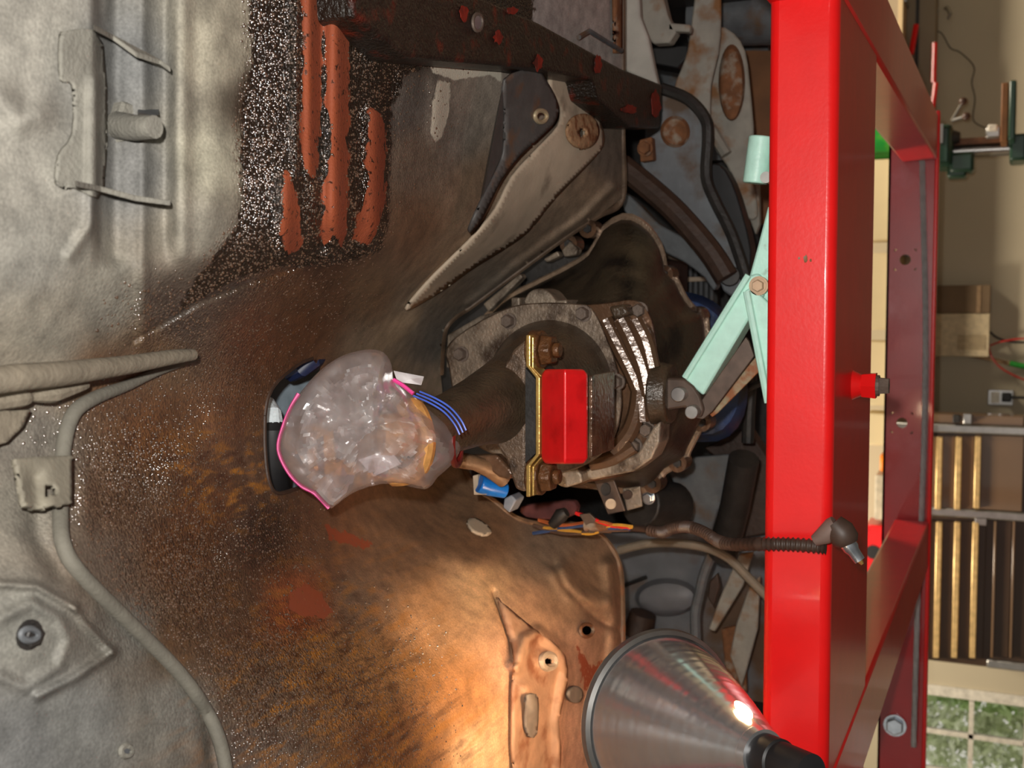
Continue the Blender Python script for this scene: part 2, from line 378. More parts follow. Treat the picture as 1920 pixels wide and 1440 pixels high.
def inside(Q, pts):
    P = np.array(pts, float); c = np.zeros(len(Q), bool); n = len(P); j = n - 1
    for i in range(n):
        xi, yi = P[i]; xj, yj = P[j]
        cond = ((yi > Q[:, 1]) != (yj > Q[:, 1])) & (Q[:, 0] < (xj - xi) * (Q[:, 1] - yi) / (yj - yi + 1e-12) + xi); c ^= cond; j = i
    return c
def sdist(Q, pts):                 # positive inside
    d = segdist(Q, pts, True); return np.where(inside(Q, pts), d, -d)
def sstep(a, b, x):
    t = np.clip((x - a) / (b - a), 0, 1); return t * t * (3 - 2 * t)
# stamped beads, steps and swages (picture outline, half width in pixels, height in metres; + is down towards the viewer)
RIDGES = [
 ([(268,-300),(268,640)], 14, .006), ([(345,-300),(345,480)], 16, .005), ([(215,-300),(215,480)], 22, -.010), ([(400,60),(410,300),(380,470)], 40, .006),
 ([(556,-300),(556,330)], 10, .004), ([(540,330),(535,480)], 18, .006), ([(605,-300),(605,470)], 9, -.004), ([(632,-300),(630,450),(618,480)], 20, .010), ([(705,215),(705,430),(680,480)], 22, .010), ([(580,-300),(580,320)], 12, .006),
 ([(0,1095),(70,1100),(140,1140)], 9, .008), ([(70,1305),(140,1270),(210,1222)], 10, .009), ([(0,1160),(60,1130),(110,1160),(130,1200),(110,1250),(50,1290),(0,1270)], 14, .006), ([(210,1222),(160,1170),(140,1140)], 8, .006),
 ([(60,900),(70,1010),(110,1080)], 22, -.008), ([(0,180),(40,225),(70,215)], 30, .010), ([(130,480),(170,420),(175,150)], 12, .006),
 ([(250,640),(370,570),(470,530),(560,500)], 4, -.006), ([(385,1330),(400,1440)], 16, -.006),
 ([(735,140),(730,250),(725,420)], 16, -.004), ([(820,160),(815,260)], 20, .006),
 ([(1040,1060),(1060,1100),(1120,1160),(1160,1180)], 8, -.006), ([(1050,1075),(1075,1115),(1130,1130)], 22, .012), ([(925,1110),(960,1210),(965,1240)], 6, -.006),
 ([(965,1250),(985,1200),(1010,1185),(1050,1220),(1060,1260),(1045,1350),(1050,1440)], 12, .012), ([(1025,1240),(1026,1242)], 26, .010), ([(1100,1180),(1100,1184)], 34, .008),
 ([(985,1290),(1000,1330)], 14, .008), ([(700,980),(760,1000),(880,1060)], 26, .006), ([(1140,1060),(1150,1160),(1150,1440)], 14, .012),
 ([(880,570),(980,490),(1090,410),(1150,350)], 9, .008), ([(160,1000),(160,900)], 20, .004), ([(330,880),(400,830),(420,780)], 40, .006), ([(540,940),(480,960),(440,1040)], 30, .006),
]
def zsheet(Q):
    Q = np.atleast_2d(np.array(Q, float)); z = zbase(Q)
    for pts, hw, h in RIDGES:
        d = segdist(Q, pts); z = z - h * np.exp(-(d / hw) ** 2 * 1.2)
    # steps across the rear floor: a sunken bay behind the stud bracket
    z = z + 0.018 * sstep(168, 192, Q[:, 0]) * (1 - sstep(305, 335, Q[:, 0])) * (1 - sstep(430, 520, Q[:, 1]))
    return z
def SH(px, py, off=0.0):
    return WZ(px, py, float(zsheet([(px, py)])[0]) - off)
STEP = 4
gx = np.r_[np.arange(-700, -60, 20), np.arange(-60, 1176, STEP)]; gy = np.r_[np.arange(-1100, -60, 20), np.arange(-60, 1500, STEP), np.arange(1500, 2400, 20)]
GX, GY = np.meshgrid(gx, gy, indexing='ij'); Q = np.stack([GX.ravel(), GY.ravel()], 1).astype(float)
OUT = [(-800,-1200),(1166,-1200),(1166,372),(1120,405),(1062,442),(960,516),(885,572),(848,598),(832,625),(826,700),(835,790),(860,860),(890,915),(930,945),(965,972),(1010,984),(1070,985),(1105,992),(1135,1015),(1156,1050),(1164,1100),(1166,1440),(1166,2500),(-800,2500)]
HOLE = [(496,780),(502,745),(520,715),(560,683),(585,672),(600,690),(590,760),(575,850),(560,915),(520,925),(503,900),(496,840)]
HOLES = [HOLE, ring((1100,1182),9,9,12), ring((1028,1240),9,8,12)]
keep = inside(Q, OUT)
for h in HOLES: keep &= ~inside(Q, h)
# snap vertices near the outline onto it so that the edges run smooth
def snap(Q, pts, closed=True):
    P = np.array(pts, float); m = len(P); best = np.full(len(Q), 1e9); bp = Q.copy()
    for i in range(m):
        a, b = P[i], P[(i + 1) % m]; ab = b - a; t = np.clip(((Q - a) @ ab) / (ab @ ab + 1e-9), 0, 1); c = a + t[:, None] * ab
        d = np.hypot(*(Q - c).T); s = d < best; best[s] = d[s]; bp[s] = c[s]
    return best, bp
Q2 = Q.copy()
for pts in [OUT] + HOLES:
    d, bp = snap(Q, pts); s = keep & (d < STEP * 0.75); Q2[s] = bp[s]
    s2 = (~keep) & (d < STEP * 0.75); Q2[s2] = bp[s2]; keep = keep | s2
Z = zsheet(Q2)
rays = ((720 - Q2[:, 1]) / FPX)[:, None] * Rw + ((960 - Q2[:, 0]) / FPX)[:, None] * Uw + Fw
SV = CAM + rays * (Z / rays[:, 2])[:, None]
ng = len(gy); idx = -np.ones(len(Q), int); idx[keep] = np.arange(keep.sum())
KI = keep.reshape(len(gx), ng); I = np.arange(len(Q)).reshape(len(gx), ng)
ok = KI[:-1, :-1] & KI[1:, :-1] & KI[1:, 1:] & KI[:-1, 1:]
quads = np.stack([idx[I[:-1, :-1]][ok], idx[I[1:, :-1]][ok], idx[I[1:, 1:]][ok], idx[I[:-1, 1:]][ok]], 1)
SVk = SV[keep]; Qk = Q2[keep]
cen = Qk[quads].mean(1); inh = np.zeros(len(cen), bool)
for h in HOLES: inh |= inside(cen, h)
cx_ = SVk[quads][:, :, 0]
quads = quads[~inh & inside(cen, OUT) & (cx_.max(1) < .86) & (cx_.min(1) > -.86) & (SVk[quads][:, :, 1].min(1) > -.5)]

# colours of paint, grime and undercoat, some light left in (sRGB) spread between spots
CC = np.array([
 (-200,0,150,146,134),(60,60,160,156,146),(60,300,158,154,144),(60,480,150,147,138),(240,120,120,120,118),(240,320,122,121,118),(400,100,186,178,158),(400,300,182,176,156),(380,440,160,154,140),(200,560,150,146,134),(80,620,158,152,138),
 (420,520,80,68,58),(330,600,84,74,66),(300,660,120,95,70),
 (60,700,165,155,138),(60,820,130,124,114),(40,960,140,134,122),(60,1180,132,130,122),(150,1350,122,122,118),(320,1330,128,126,118),(40,1400,116,116,114),(250,1190,120,118,110),
 (200,720,112,82,58),(300,800,116,78,48),(250,950,108,84,64),(200,1050,112,98,84),(420,800,128,86,56),(400,950,112,72,42),(480,850,116,86,64),(330,1030,104,70,44),(330,1200,100,76,54),(420,1130,98,74,54),(480,1000,70,54,44),(600,1010,120,84,60),(560,1130,150,80,45),(600,1250,140,102,64),(500,1300,112,90,70),(480,1420,108,96,86),(680,1120,120,95,75),(700,1250,160,116,72),(800,1150,185,140,98),(850,1300,165,115,70),(780,1400,130,84,44),(900,1420,205,168,128),(720,1430,110,70,36),(900,1100,205,165,122),(980,1150,178,140,108),(980,1250,188,145,115),(1080,1250,160,124,102),(1040,1380,196,152,124),(1120,1380,160,128,108),(1080,1100,140,112,86),(1020,1030,128,110,92),(900,1010,120,90,66),(760,1020,112,86,66),(1150,1250,150,118,92),
 (560,600,112,72,44),(480,620,116,70,42),(600,560,104,74,54),(700,560,120,96,72),(760,600,140,130,114),(700,650,128,118,102),(820,640,110,106,98),(560,560,110,76,50),
 (850,250,118,108,98),(780,300,112,96,82),(900,180,134,122,110),(900,350,120,96,76),(780,430,112,84,62),(840,480,148,124,100),(960,380,170,152,130),(1000,60,150,146,142),(1120,60,158,155,150),(1100,350,132,112,92),(1020,430,124,106,88),(900,530,128,116,102),(1130,300,100,90,80),(750,200,90,84,78),(500,200,60,50,40),(650,100,60,50,40),(750,80,52,44,36),(600,480,80,55,38)], float)
def colfield(Qv):
    out = np.zeros((len(Qv), 3)); ws = np.zeros(len(Qv))
    for r in CC:
        wgt = 1.0 / (((Qv[:, 0] - r[0]) ** 2 + (Qv[:, 1] - r[1]) ** 2) + 900) ** 2
        out += wgt[:, None] * r[2:5]; ws += wgt
    c = out / ws[:, None] / 255
    c = np.where(c <= 0.04045, c / 12.92, ((c + .055) / 1.055) ** 2.4)
    return np.clip(c * np.interp(Qv[:, 0], [0, 450, 800, 1166], [.78, .74, 1.1, 1.2])[:, None], 0, .75)  # gain along the picture evens out flash falloff in the colour
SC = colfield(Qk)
TARP = [[(470,-300),(468,60),(475,110),(455,200),(450,300),(455,380),(440,430),(395,490),(350,545),(330,590),(360,570),(440,525),(520,500),(600,500),(660,490),(712,470),(728,420),(735,200),(760,140),(820,120),(1000,140),(1000,-300)]]
tar = np.max([sdist(Qk, p) for p in TARP], 0)
ORGP = [[(568,-300),(567,30),(572,100),(567,180),(560,250),(570,310),(584,330),(596,310),(602,200),(603,-300)],
        [(607,30),(612,120),(610,200),(622,240),(618,300),(605,350),(600,450),(608,465),(625,440),(640,462),(650,440),(654,300),(655,70),(640,45)],
        [(537,315),(528,380),(527,440),(535,476),(560,470),(566,450),(562,380),(548,340)],
        [(692,203),(690,260),(684,300),(690,350),(668,410),(665,450),(690,460),(712,420),(722,380),(724,230),(712,212)],
        [(545,1110),(540,1140),(560,1155),(600,1160),(625,1150),(600,1110),(570,1090)], [(610,985),(620,1010),(680,1030),(700,1020),(660,1000)], [(760,-20),(745,8),(720,15),(700,0),(705,-20)],
        [(1080,1210),(1110,1250),(1128,1240),(1128,1300),(1095,1290)]]
orgm = np.max([sdist(Qk, p) for p in ORGP], 0)
PALE = [[(798,100),(810,135),(850,150),(920,140),(940,155),(940,125),(880,125),(840,120)], [(822,150),(810,200),(808,250),(815,266),(830,255),(842,210),(844,155)]]
pale = np.max([sdist(Qk, p) for p in PALE], 0)
wet = np.zeros(len(Qk))
for (a, b, r, s) in [(480,200,200,1),(460,480,130,.9),(330,600,120,.7),(250,900,170,1),(330,1080,170,1),(500,1020,100,.8),(520,1280,180,1),(650,1300,160,.9),(420,680,200,.6),(600,550,120,.5),(650,250,200,.5),(720,1420,120,.6),(200,1040,90,.5)]:
    wet = np.maximum(wet, s * np.exp(-((Qk[:, 0] - a) ** 2 + (Qk[:, 1] - b) ** 2) / r ** 2))
wet *= 1 - (1 - sstep(-25, 5, tar)) * (1 - sstep(455, 560, Qk[:, 1])) * (1 - sstep(430, 500, Qk[:, 0]))
wet *= 1 - (1 - sstep(0, 60, segdist(Qk, [(110,860),(113,960),(150,1075),(330,1255),(432,1500)])) ) * .6
streak = np.zeros(len(Qk))
for (a, b, r) in [(640,1270,190),(760,1400,140),(560,1330,160),(440,900,90),(380,880,70)]:
    streak = np.maximum(streak, np.exp(-((Qk[:, 0] - a) ** 2 + (Qk[:, 1] - b) ** 2) / r ** 2))

def node_sheet():
    m = bpy.data.materials.new('underbody_paint_and_grime'); m.use_nodes = True; nt = m.node_tree; N = nt.nodes; L = nt.links
    b = N['Principled BSDF']
    def attr(n): a = N.new('ShaderNodeAttribute'); a.attribute_name = n; return a
    tc = N.new('ShaderNodeTexCoord')
    def noise(sc, det=5, stretch=None):
        n = N.new('ShaderNodeTexNoise'); n.inputs['Scale'].default_value = sc; n.inputs['Detail'].default_value = det
        if stretch:
            mp = N.new('ShaderNodeMapping'); mp.inputs['Scale'].default_value = stretch[0]; mp.inputs['Rotation'].default_value = stretch[1]
            L.new(tc.outputs['Object'], mp.inputs['Vector']); L.new(mp.outputs[0], n.inputs['Vector'])
        else: L.new(tc.outputs['Object'], n.inputs['Vector'])
        return n.outputs[0]
    def math_(op, a, bb, clamp=False):
        n = N.new('ShaderNodeMath'); n.operation = op; n.use_clamp = clamp
        for i, v in enumerate((a, bb)):
            if isinstance(v, (int, float)): n.inputs[i].default_value = v
            else: L.new(v, n.inputs[i])
        return n.outputs[0]
    def rng_(v, a, bb, c, d):
        n = N.new('ShaderNodeMapRange'); L.new(v, n.inputs[0])
        for i, q in enumerate((a, bb, c, d)): n.inputs[i + 1].default_value = q
        return n.outputs[0]
    def mix(f, a, bb, mode='MIX'):
        n = N.new('ShaderNodeMix'); n.data_type = 'RGBA'; n.blend_type = mode
        for i, v in ((0, f), (6, a), (7, bb)):
            if isinstance(v, (int, float, tuple)): n.inputs[i].default_value = v
            else: L.new(v, n.inputs[i])
        return n.outputs[2]
    var = rng_(noise(45, 8), .3, .7, .75, 1.25); fine = rng_(noise(420, 3), .3, .7, .8, 1.2)
    c = mix(1.0, attr('col').outputs['Color'], var, 'MULTIPLY'); c = mix(1.0, c, fine, 'MULTIPLY')
    wetv = attr('wet').outputs['Fac']
    # ochre and dark streaks of oily dirt
    st = noise(110, 5, ((1.0, .14, 1.0), (0, 0, math.radians(35))))
    sm = math_('MULTIPLY', rng_(st, .5, .68, 0, 1), attr('streak').outputs['Fac'])
    c = mix(sm, c, lin((172, 112, 40)))
    st2 = math_('MULTIPLY', rng_(st, .46, .34, 0, .8), attr('streak').outputs['Fac'])
    c = mix(st2, c, lin((70, 38, 16)))
    # wet dark flecks
    fl = math_('MULTIPLY', rng_(noise(260, 4), .5, .62, 0, .75), wetv)
    c = mix(fl, c, lin((40, 30, 24)))
    n1 = noise(120, 8)
    tm = rng_(math_('ADD', attr('tar').outputs['Fac'], math_('MULTIPLY', math_('SUBTRACT', n1, .5), 1.2)), -.12, .12, 0, 1)
    c = mix(tm, c, lin((40, 32, 25)))
    om = rng_(math_('ADD', attr('org').outputs['Fac'], math_('MULTIPLY', math_('SUBTRACT', noise(60, 10), .5), 1.3)), -.04, .04, 0, 1)
    fleck = rng_(noise(160, 6), .60, .66, 1, .25)
    om = math_('MULTIPLY', om, fleck)
    c = mix(om, c, mix(noise(35, 4), lin((150, 70, 34)), lin((140, 72, 50))))
    pm = rng_(math_('ADD', attr('pale').outputs['Fac'], math_('MULTIPLY', math_('SUBTRACT', n1, .5), .6)), -.08, .08, 0, 1)
    c = mix(pm, c, lin((205, 196, 178)))
    L.new(c, b.inputs['Base Color'])
    shiny = math_('MULTIPLY', math_('MAXIMUM', wetv, tm), math_('SUBTRACT', 1.0, om), True)
    L.new(rng_(shiny, 0, 1, .75, .17), b.inputs['Roughness'])
    L.new(rng_(shiny, 0, 1, .4, 1.0), b.inputs['Specular IOR Level'])
    vo = N.new('ShaderNodeTexNoise'); vo.inputs['Scale'].default_value = 340; vo.inputs['Detail'].default_value = 1.0; vo.inputs['Roughness'].default_value = .6
    L.new(tc.outputs['Object'], vo.inputs['Vector'])
    bp = N.new('ShaderNodeBump'); bp.inputs['Distance'].default_value = .017
    L.new(vo.outputs[0], bp.inputs['Height']); L.new(math_('MULTIPLY', math_('MAXIMUM', rng_(shiny, 0, 1, .05, .42), math_('MULTIPLY', tm, .7)), math_('SUBTRACT', 1.0, math_('MULTIPLY', om, .85))), bp.inputs['Strength']); L.new(bp.outputs[0], b.inputs['Normal'])
    return m
M_sheet = node_sheet()
def sheetmesh(name, V, F, par, mt, attrs=None):
    org = ORG[par.name]; me = bpy.data.meshes.new(name); me.from_pydata((V - org).tolist(), [], F.tolist()); me.update()
    o = bpy.data.objects.new(name, me); COL.objects.link(o); o.parent = par; ORG[o.name] = org; me.materials.append(mt)
    if attrs:
        for k, v in attrs.items():
            if v.ndim == 2:
                a = me.attributes.new(k, 'FLOAT_COLOR', 'POINT'); a.data.foreach_set('color', np.c_[v, np.ones(len(v))].astype(np.float32).ravel())
            else:
                a = me.attributes.new(k, 'FLOAT', 'POINT'); a.data.foreach_set('value', v.astype(np.float32))
    me.polygons.foreach_set('use_smooth', [True] * len(me.polygons))
    return o
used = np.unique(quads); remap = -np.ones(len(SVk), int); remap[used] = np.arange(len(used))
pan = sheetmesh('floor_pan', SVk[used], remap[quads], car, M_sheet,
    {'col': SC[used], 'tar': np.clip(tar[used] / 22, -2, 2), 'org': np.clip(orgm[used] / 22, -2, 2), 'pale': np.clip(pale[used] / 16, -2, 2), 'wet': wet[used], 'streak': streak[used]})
# oily grit: small shiny grains stuck to the undercoat, far too many to count
def grit():
    wgt = np.clip(np.maximum(wet ** 1.3 * .8, sstep(-14, 10, tar) * .9) * (1 - sstep(-6, 4, orgm)), 0, 1)
    cand = np.where((wgt > .06) & (Qk[:, 0] > -20) & (Qk[:, 0] < 900) & (Qk[:, 1] > -20) & (Qk[:, 1] < 1460))[0]
    cand = cand[~inside(Qk[cand], [(-100,780),(118,860),(112,980),(140,1070),(330,1260),(400,1370),(440,1500),(-100,1500)])]
    n = 12000; pick = rng.choice(cand, n, p=wgt[cand] / wgt[cand].sum())
    q = Qk[pick] + rng.uniform(-3, 3, (n, 2)); keep_ = np.ones(n, bool)
    for h in HOLES: keep_ &= ~inside(q, h)
    q = q[keep_]; e = 3.0
    def pos(qq):
        rr = ((720 - qq[:, 1]) / FPX)[:, None] * Rw + ((960 - qq[:, 0]) / FPX)[:, None] * Uw + Fw
        return CAM + rr * (zsheet(qq) / rr[:, 2])[:, None]
    p = pos(q); a = pos(q + [e, 0]) - p; b = pos(q + [0, e]) - p
    nn = np.cross(a, b); nn /= np.linalg.norm(nn, axis=1)[:, None]
    nn[np.einsum('ij,ij->i', nn, CAM - p) < 0] *= -1
    a /= np.linalg.norm(a, axis=1)[:, None]; b = np.cross(nn, a)
    r = rng.uniform(.0006, .0015, len(q)) * rng.uniform(.7, 1.25, len(q)); k = 7
    V = [p + nn * (r * .85)[:, None]]
    for cr_, hh in ((.6, .62), (1.0, -.15)):
        for j in range(k):
            t = 2 * math.pi * j / k; V.append(p + a * (r * cr_ * math.cos(t))[:, None] + b * (r * cr_ * math.sin(t))[:, None] + nn * (r * hh)[:, None])
    V = np.stack(V, 1); m = V.shape[1]; F = []
    base = (np.arange(len(q)) * m)
    tri = [(0, 1 + j, 1 + (j + 1) % k, 1 + (j + 1) % k) for j in range(k)]
    quad = [(1 + j, 1 + k + j, 1 + k + (j + 1) % k, 1 + (j + 1) % k) for j in range(k)]
    V = V.reshape(-1, 3); org = ORG[car.name]
    me = bpy.data.meshes.new('oily_grit')
    faces = [tuple(int(bb + i) for i in f[:3]) for bb in base for f in tri] + [tuple(int(bb + i) for i in f) for bb in base for f in quad]
    me.from_pydata((V - org).tolist(), [], faces); me.update()
    o = bpy.data.objects.new('oily_grit', me); COL.objects.link(o); o.parent = car; ORG[o.name] = org
    me.materials.append(mat('oily_grit', (84, 62, 46), .24, 0, .5, 60, spec=1.0)); me.polygons.foreach_set('use_smooth', [True] * len(me.polygons)); o['kind'] = 'stuff'; MATS['oily_grit'].node_tree.nodes['Principled BSDF'].inputs['IOR'].default_value = 1.95
grit()
# pressed panels lying on the floor pan: a thick patch that follows its surface
def patch(name, pts, off, th, m, par, step=5, sm=3, hole=None, label=None, extra=None):
    P = np.array(smoothc(pts, sm)) if sm else np.array(pts, float)
    x0, yy0 = P.min(0); x1, yy1 = P.max(0)
    ax = np.arange(x0 - step, x1 + 2 * step, step); ay = np.arange(yy0 - step, yy1 + 2 * step, step)
    A, B = np.meshgrid(ax, ay, indexing='ij'); q = np.stack([A.ravel(), B.ravel()], 1)
    k = inside(q, P); d, bp = snap(q, P); s = d < step * .75; q[s] = bp[s]; k = k | s
    z = zsheet(q) - off
    if extra is not None: z = z - extra(q)
    rr = ((720 - q[:, 1]) / FPX)[:, None] * Rw + ((960 - q[:, 0]) / FPX)[:, None] * Uw + Fw
    V = CAM + rr * (z / rr[:, 2])[:, None]
    n = len(ay); K = k.reshape(len(ax), n); I = np.arange(len(q)).reshape(len(ax), n)
    ok = K[:-1, :-1] & K[1:, :-1] & K[1:, 1:] & K[:-1, 1:]
    f = np.stack([I[:-1, :-1][ok], I[1:, :-1][ok], I[1:, 1:][ok], I[:-1, 1:][ok]], 1)
    c = q[f].mean(1); g = inside(c, P)
    if hole is not None: g &= ~inside(c, hole)
    f = f[g]; u = np.unique(f); rm = -np.ones(len(q), int); rm[u] = np.arange(len(u))
    o = sheetmesh(name, V[u], rm[f], par, m)
    sd = o.modifiers.new('thickness', 'SOLIDIFY'); sd.thickness = th; sd.offset = 0
    if label: o['label'] = label
    return o
def drape(name, path, r, off, m, par, n=10, sm=6, label=None):
    pp = smoothc(path, sm, False); P = [SH(p[0], p[1], off) for p in pp]
    rr = r if np.isscalar(r) else list(np.interp(np.linspace(0, 1, len(P)), np.linspace(0, 1, len(r)), r))
    return obj(name, tube(P, rr, n), m, par, True, label=label)
# rim flange round the tunnel mouth
drape('tunnel_flange', [(1166,-60),(1166,100),(1166,250),(1166,372),(1120,405),(1062,442),(960,516),(885,572),(848,598),(832,625),(826,700)], .006, -.002, mat('seam_brown', (96, 78, 62), .6, 0, .4, 40, .3, 200), car, 8)
drape('tunnel_flange', [(860,860),(890,915),(930,945),(965,972),(1010,984),(1070,985),(1105,992),(1135,1015),(1156,1050),(1164,1100),(1166,1250),(1166,1440),(1166,1600)], .007, -.002, mat('seam_brown_b', (128, 100, 76), .6, 0, .4, 40, .3, 200, (150, 84, 40), .66), car, 8)
# torn edge of the shifter opening
drape('opening_edge', [(496,780),(502,745),(520,715),(560,683),(585,672)], .0025, .0, M_darkb, car, 6)
drape('opening_edge', [(496,780),(496,840),(503,900),(520,925),(560,915)], .0025, .0, M_darkb, car, 6)
# frame rail along the right side
rail_pts = [(640,-80),(660,20),(735,100),(800,112),(990,122),(1032,70),(1060,75),(1100,95),(1110,170),(1180,235),(1238,240),(1242,158),(1165,128),(1080,82),(1010,42),(905,-4),(800,-60)]
obj('frame_rail', join(platez([(650,-120),(665,30),(760,108),(1000,128),(1110,150),(1120,185),(1180,238),(1238,240),(1242,158),(1165,128),(1010,42),(905,-4),(700,-160)], .56, .05)), M_tar, car, False, .004)
rc = WZ(895, 42, .5595)
obj('drain_hole_rim', tube([WZ(895 + 9 * math.cos(a), 42 + 16 * math.sin(a), .559) for a in np.linspace(0, 2 * math.pi, 20)], .0022, 6), M_boltd, car, True)
obj('hole_cover', platez(ring((895,42), 8, 15, 16), .5585, .001), M_zincw, car)
M_prim = mat('red_primer', (128, 34, 20), .6, 0, .4, 80, .3, 200, (40, 26, 20), .62)
for cpx, cpy, ra, rb, nn in ((1121,120,8,17,0), (1231,195,9,30,1), (1010,118,10,15,2), (1180,205,14,9,3), (935,70,9,13,4), (870,25,9,16,5), (960,20,12,7,6)):
    obj('red_primer_patch', platez([(cpx + ra * math.cos(a) * (.65 + .5 * random.random()), cpy + rb * math.sin(a) * (.65 + .5 * random.random())) for a in np.linspace(0, 2 * math.pi, 18, endpoint=False)], .5586, .0008), M_prim, car)
# crossmember ear with its bushing
ear = patch('mounting_ear', [(945,150),(1000,128),(1022,150),(1043,190),(1042,222),(1020,248),(975,290),(940,335),(915,385),(893,425),(878,432),(905,370),(930,320),(943,285),(946,220)], .03, .004, mat('dark_grey_ear', (84, 80, 78), .55, 0, .2, 40, .1, 200, (110, 76, 52), .66), car, hole=ring((1014,218), 9, 9, 16))
P0 = SH(1014, 218, .036)
obj('bushing', tube([SH(1014 + 11 * math.cos(a), 218 + 11 * math.sin(a), .033) for a in np.linspace(0, 2 * math.pi, 22)], .0032, 8), mat('pale_bushing', (190, 172, 140), .4, .4), car, True)
obj('ear_web', extrude([SH(945,152,.03), SH(944,220,.03), SH(942,288,.03), SH(905,370,.03)], [SH(943,152,-.004), SH(941,220,-.004), SH(939,288,-.004), SH(900,372,-.004)]), MATS['dark_grey_ear'], car)
# pale diagonal brace
patch('brace', [(1034,85),(1088,100),(1098,180),(1118,215),(1132,262),(1110,298),(1040,370),(990,432),(940,468),(880,505),(840,535),(800,560),(760,580),(800,530),(850,480),(890,440),(930,390),(960,330),(1010,275),(1046,235),(1050,200),(1030,165)], .008, .004, M_beige, car, hole=ring((1090,248), 7, 9, 14))
patch('boss', ring((1092,246), 30, 33, 28), .015, .004, mat('rusty_boss', (168, 132, 98), .7, 0, .25, 120, .3, 300, (120, 70, 38), .56), car, 4, 0, ring((1090,248), 7, 9, 14))
# grey floor panel edge trim beyond the rail
patch('rocker_seam', [(1150,-60),(1164,-60),(1164,100),(1152,100)], .006, .006, M_rustb, car, 5, 0)
obj('wire_clip', tube([SH(1085,70,.012), SH(1105,58,.014), SH(1165,95,.014)], .004, 6), M_greyd, car)
# stud bracket on the rear floor
patch('bracket', [(126,58),(190,82),(192,350),(140,352),(106,345),(110,290),(136,250),(136,160),(114,150),(112,75)], .004, .003, M_grey, car, 4, 3)
def finz(pts, offa, offb, th): 
    A = [SH(p[0], p[1], offa) for p in pts]; B = [SH(p[0], p[1], offb) for p in pts[::-1]]
    return extrude(A + B, [q + np.array([th, 0, 0]) for q in A + B])
obj('bracket_flange', finz([(175,56),(212,76),(255,108),(300,122),(320,136)], .030, -.012, .004), M_grey, car, False, .001)
obj('bracket_flange', finz([(140,350),(190,360),(255,376),(320,386)], .030, -.012, .004), M_grey, car, False, .001)
obj('bracket_web', finz([(190,84),(192,200),(190,352)], .008, -.012, .003), M_grey, car)
sb = SH(232, 235, .0); sd_ = SH(290, 238, .03) - SH(232, 235, .0)
obj('stud_nut', hexbolt(SH(222, 235, -.006), np.array([0.1, .0, -1]), .017, .016), M_grey, car)
obj('stud', tube([SH(222,235,.004), SH(255,240,.020), SH(290,238,.040)], [.0105, .0095, .0085], 14), M_grey, car, True)
obj('stud_clip', quadplate([SH(262,205,.0), SH(298,205,.0), SH(298,216,.02), SH(262,216,.02)], (0, 0, .002)), M_greyd, car)
# lines along the tunnel
brk = mat('dusty_brake_pipe', (122, 113, 98), .7, 0, .25, 60, .3, 200)
drape('hand_brake_tube', [(-120,738),(0,712),(120,700),(240,684),(320,670),(362,665)], [.0095,.0095,.009,.0075,.0065,.005], .04, brk, car, 12)
drape('brake_line', [(366,672),(300,695),(240,722),(180,745),(140,772),(122,820),(116,880),(113,960),(118,1020),(150,1075),(240,1165),(330,1255),(385,1330),(415,1400),(432,1500)], [.0035,.004,.0055,.0062,.006,.006,.0058,.006,.006,.006,.006], .004, mat('dusty_line', (104, 100, 90), .8, 0, .15, 60, .2, 250), car, 12)
drape('mastic_strip', [(-40,762),(40,748),(60,745),(100,738),(162,722)], [.005,.006,.003,.007,.003], .025, brk, car, 8)
patch('pipe_clip', [(24,862),(60,858),(132,855),(132,945),(100,948),(72,955),(42,950),(34,905)], .026, .004, mat('pale_clip', (122, 116, 102), .75, 0, .2, 60, .2, 200), car, 5, 0, [(82,912),(100,910),(104,928),(86,934)])
patch('torn_panel', [(-60,770),(20,770),(55,768),(40,800),(10,830),(-60,850)], .02, .003, brk, car, 5, 0)
drape('drain_plug_rim', [(55 + 16 * math.cos(a), 1190 + 11 * math.sin(a)) for a in np.linspace(0, 2 * math.pi, 14)], .0022, .008, M_greyd, car, 6, 2)
obj('drain_plug', hexbolt(SH(55, 1190, .002), (0, 0, -1), .008, .006), M_dark, car)
drape('grommet', [(236 + 10 * math.cos(a), 1408 + 9 * math.sin(a)) for a in np.linspace(0, 2 * math.pi, 12)], .0025, .002, M_grey, car, 6, 2)
patch('grommet_plug', ring((236,1408), 10, 9, 14), .002, .003, M_greyd, car, 4, 0)
# left toe board fittings
patch('rubber_plug', [(988,1302),(1003,1302),(1008,1320),(1005,1375),(992,1382),(984,1360),(984,1320)], .012, .004, mat('grey_plug', (128, 116, 104), .8), car, 4, 2)
patch('rubber_plug', ring((1078,1302), 14, 16, 18), .010, .004, MATS['grey_plug'], car, 4, 0)
drape('hole_lip', [(1100 + 12 * math.cos(a), 1182 + 12 * math.sin(a)) for a in np.linspace(0, 2 * math.pi, 14)], .003, .006, M_rustb, car, 6, 2)
drape('hole_lip', [(1028 + 13 * math.cos(a), 1240 + 13 * math.sin(a)) for a in np.linspace(0, 2 * math.pi, 14)], .005, .008, M_beige, car, 6, 2)
patch('gusset', [(965,1235),(960,1300),(968,1500),(1040,1500),(1050,1400),(1046,1350),(1062,1280),(1058,1230),(1030,1200),(1000,1180),(940,1130),(930,1115),(950,1180)], .006, .004, mat('tan_gusset', (178, 138, 108), .7, 0, .2, 40, .2, 200, (140, 88, 58), .6), car, 5, 2, ring((1028,1240), 9, 8, 12))
patch('relay_tab', [(875,978),(890,972),(912,985),(922,1000),(905,1004),(885,996)], .006, .004, M_beige, car, 3, 2)
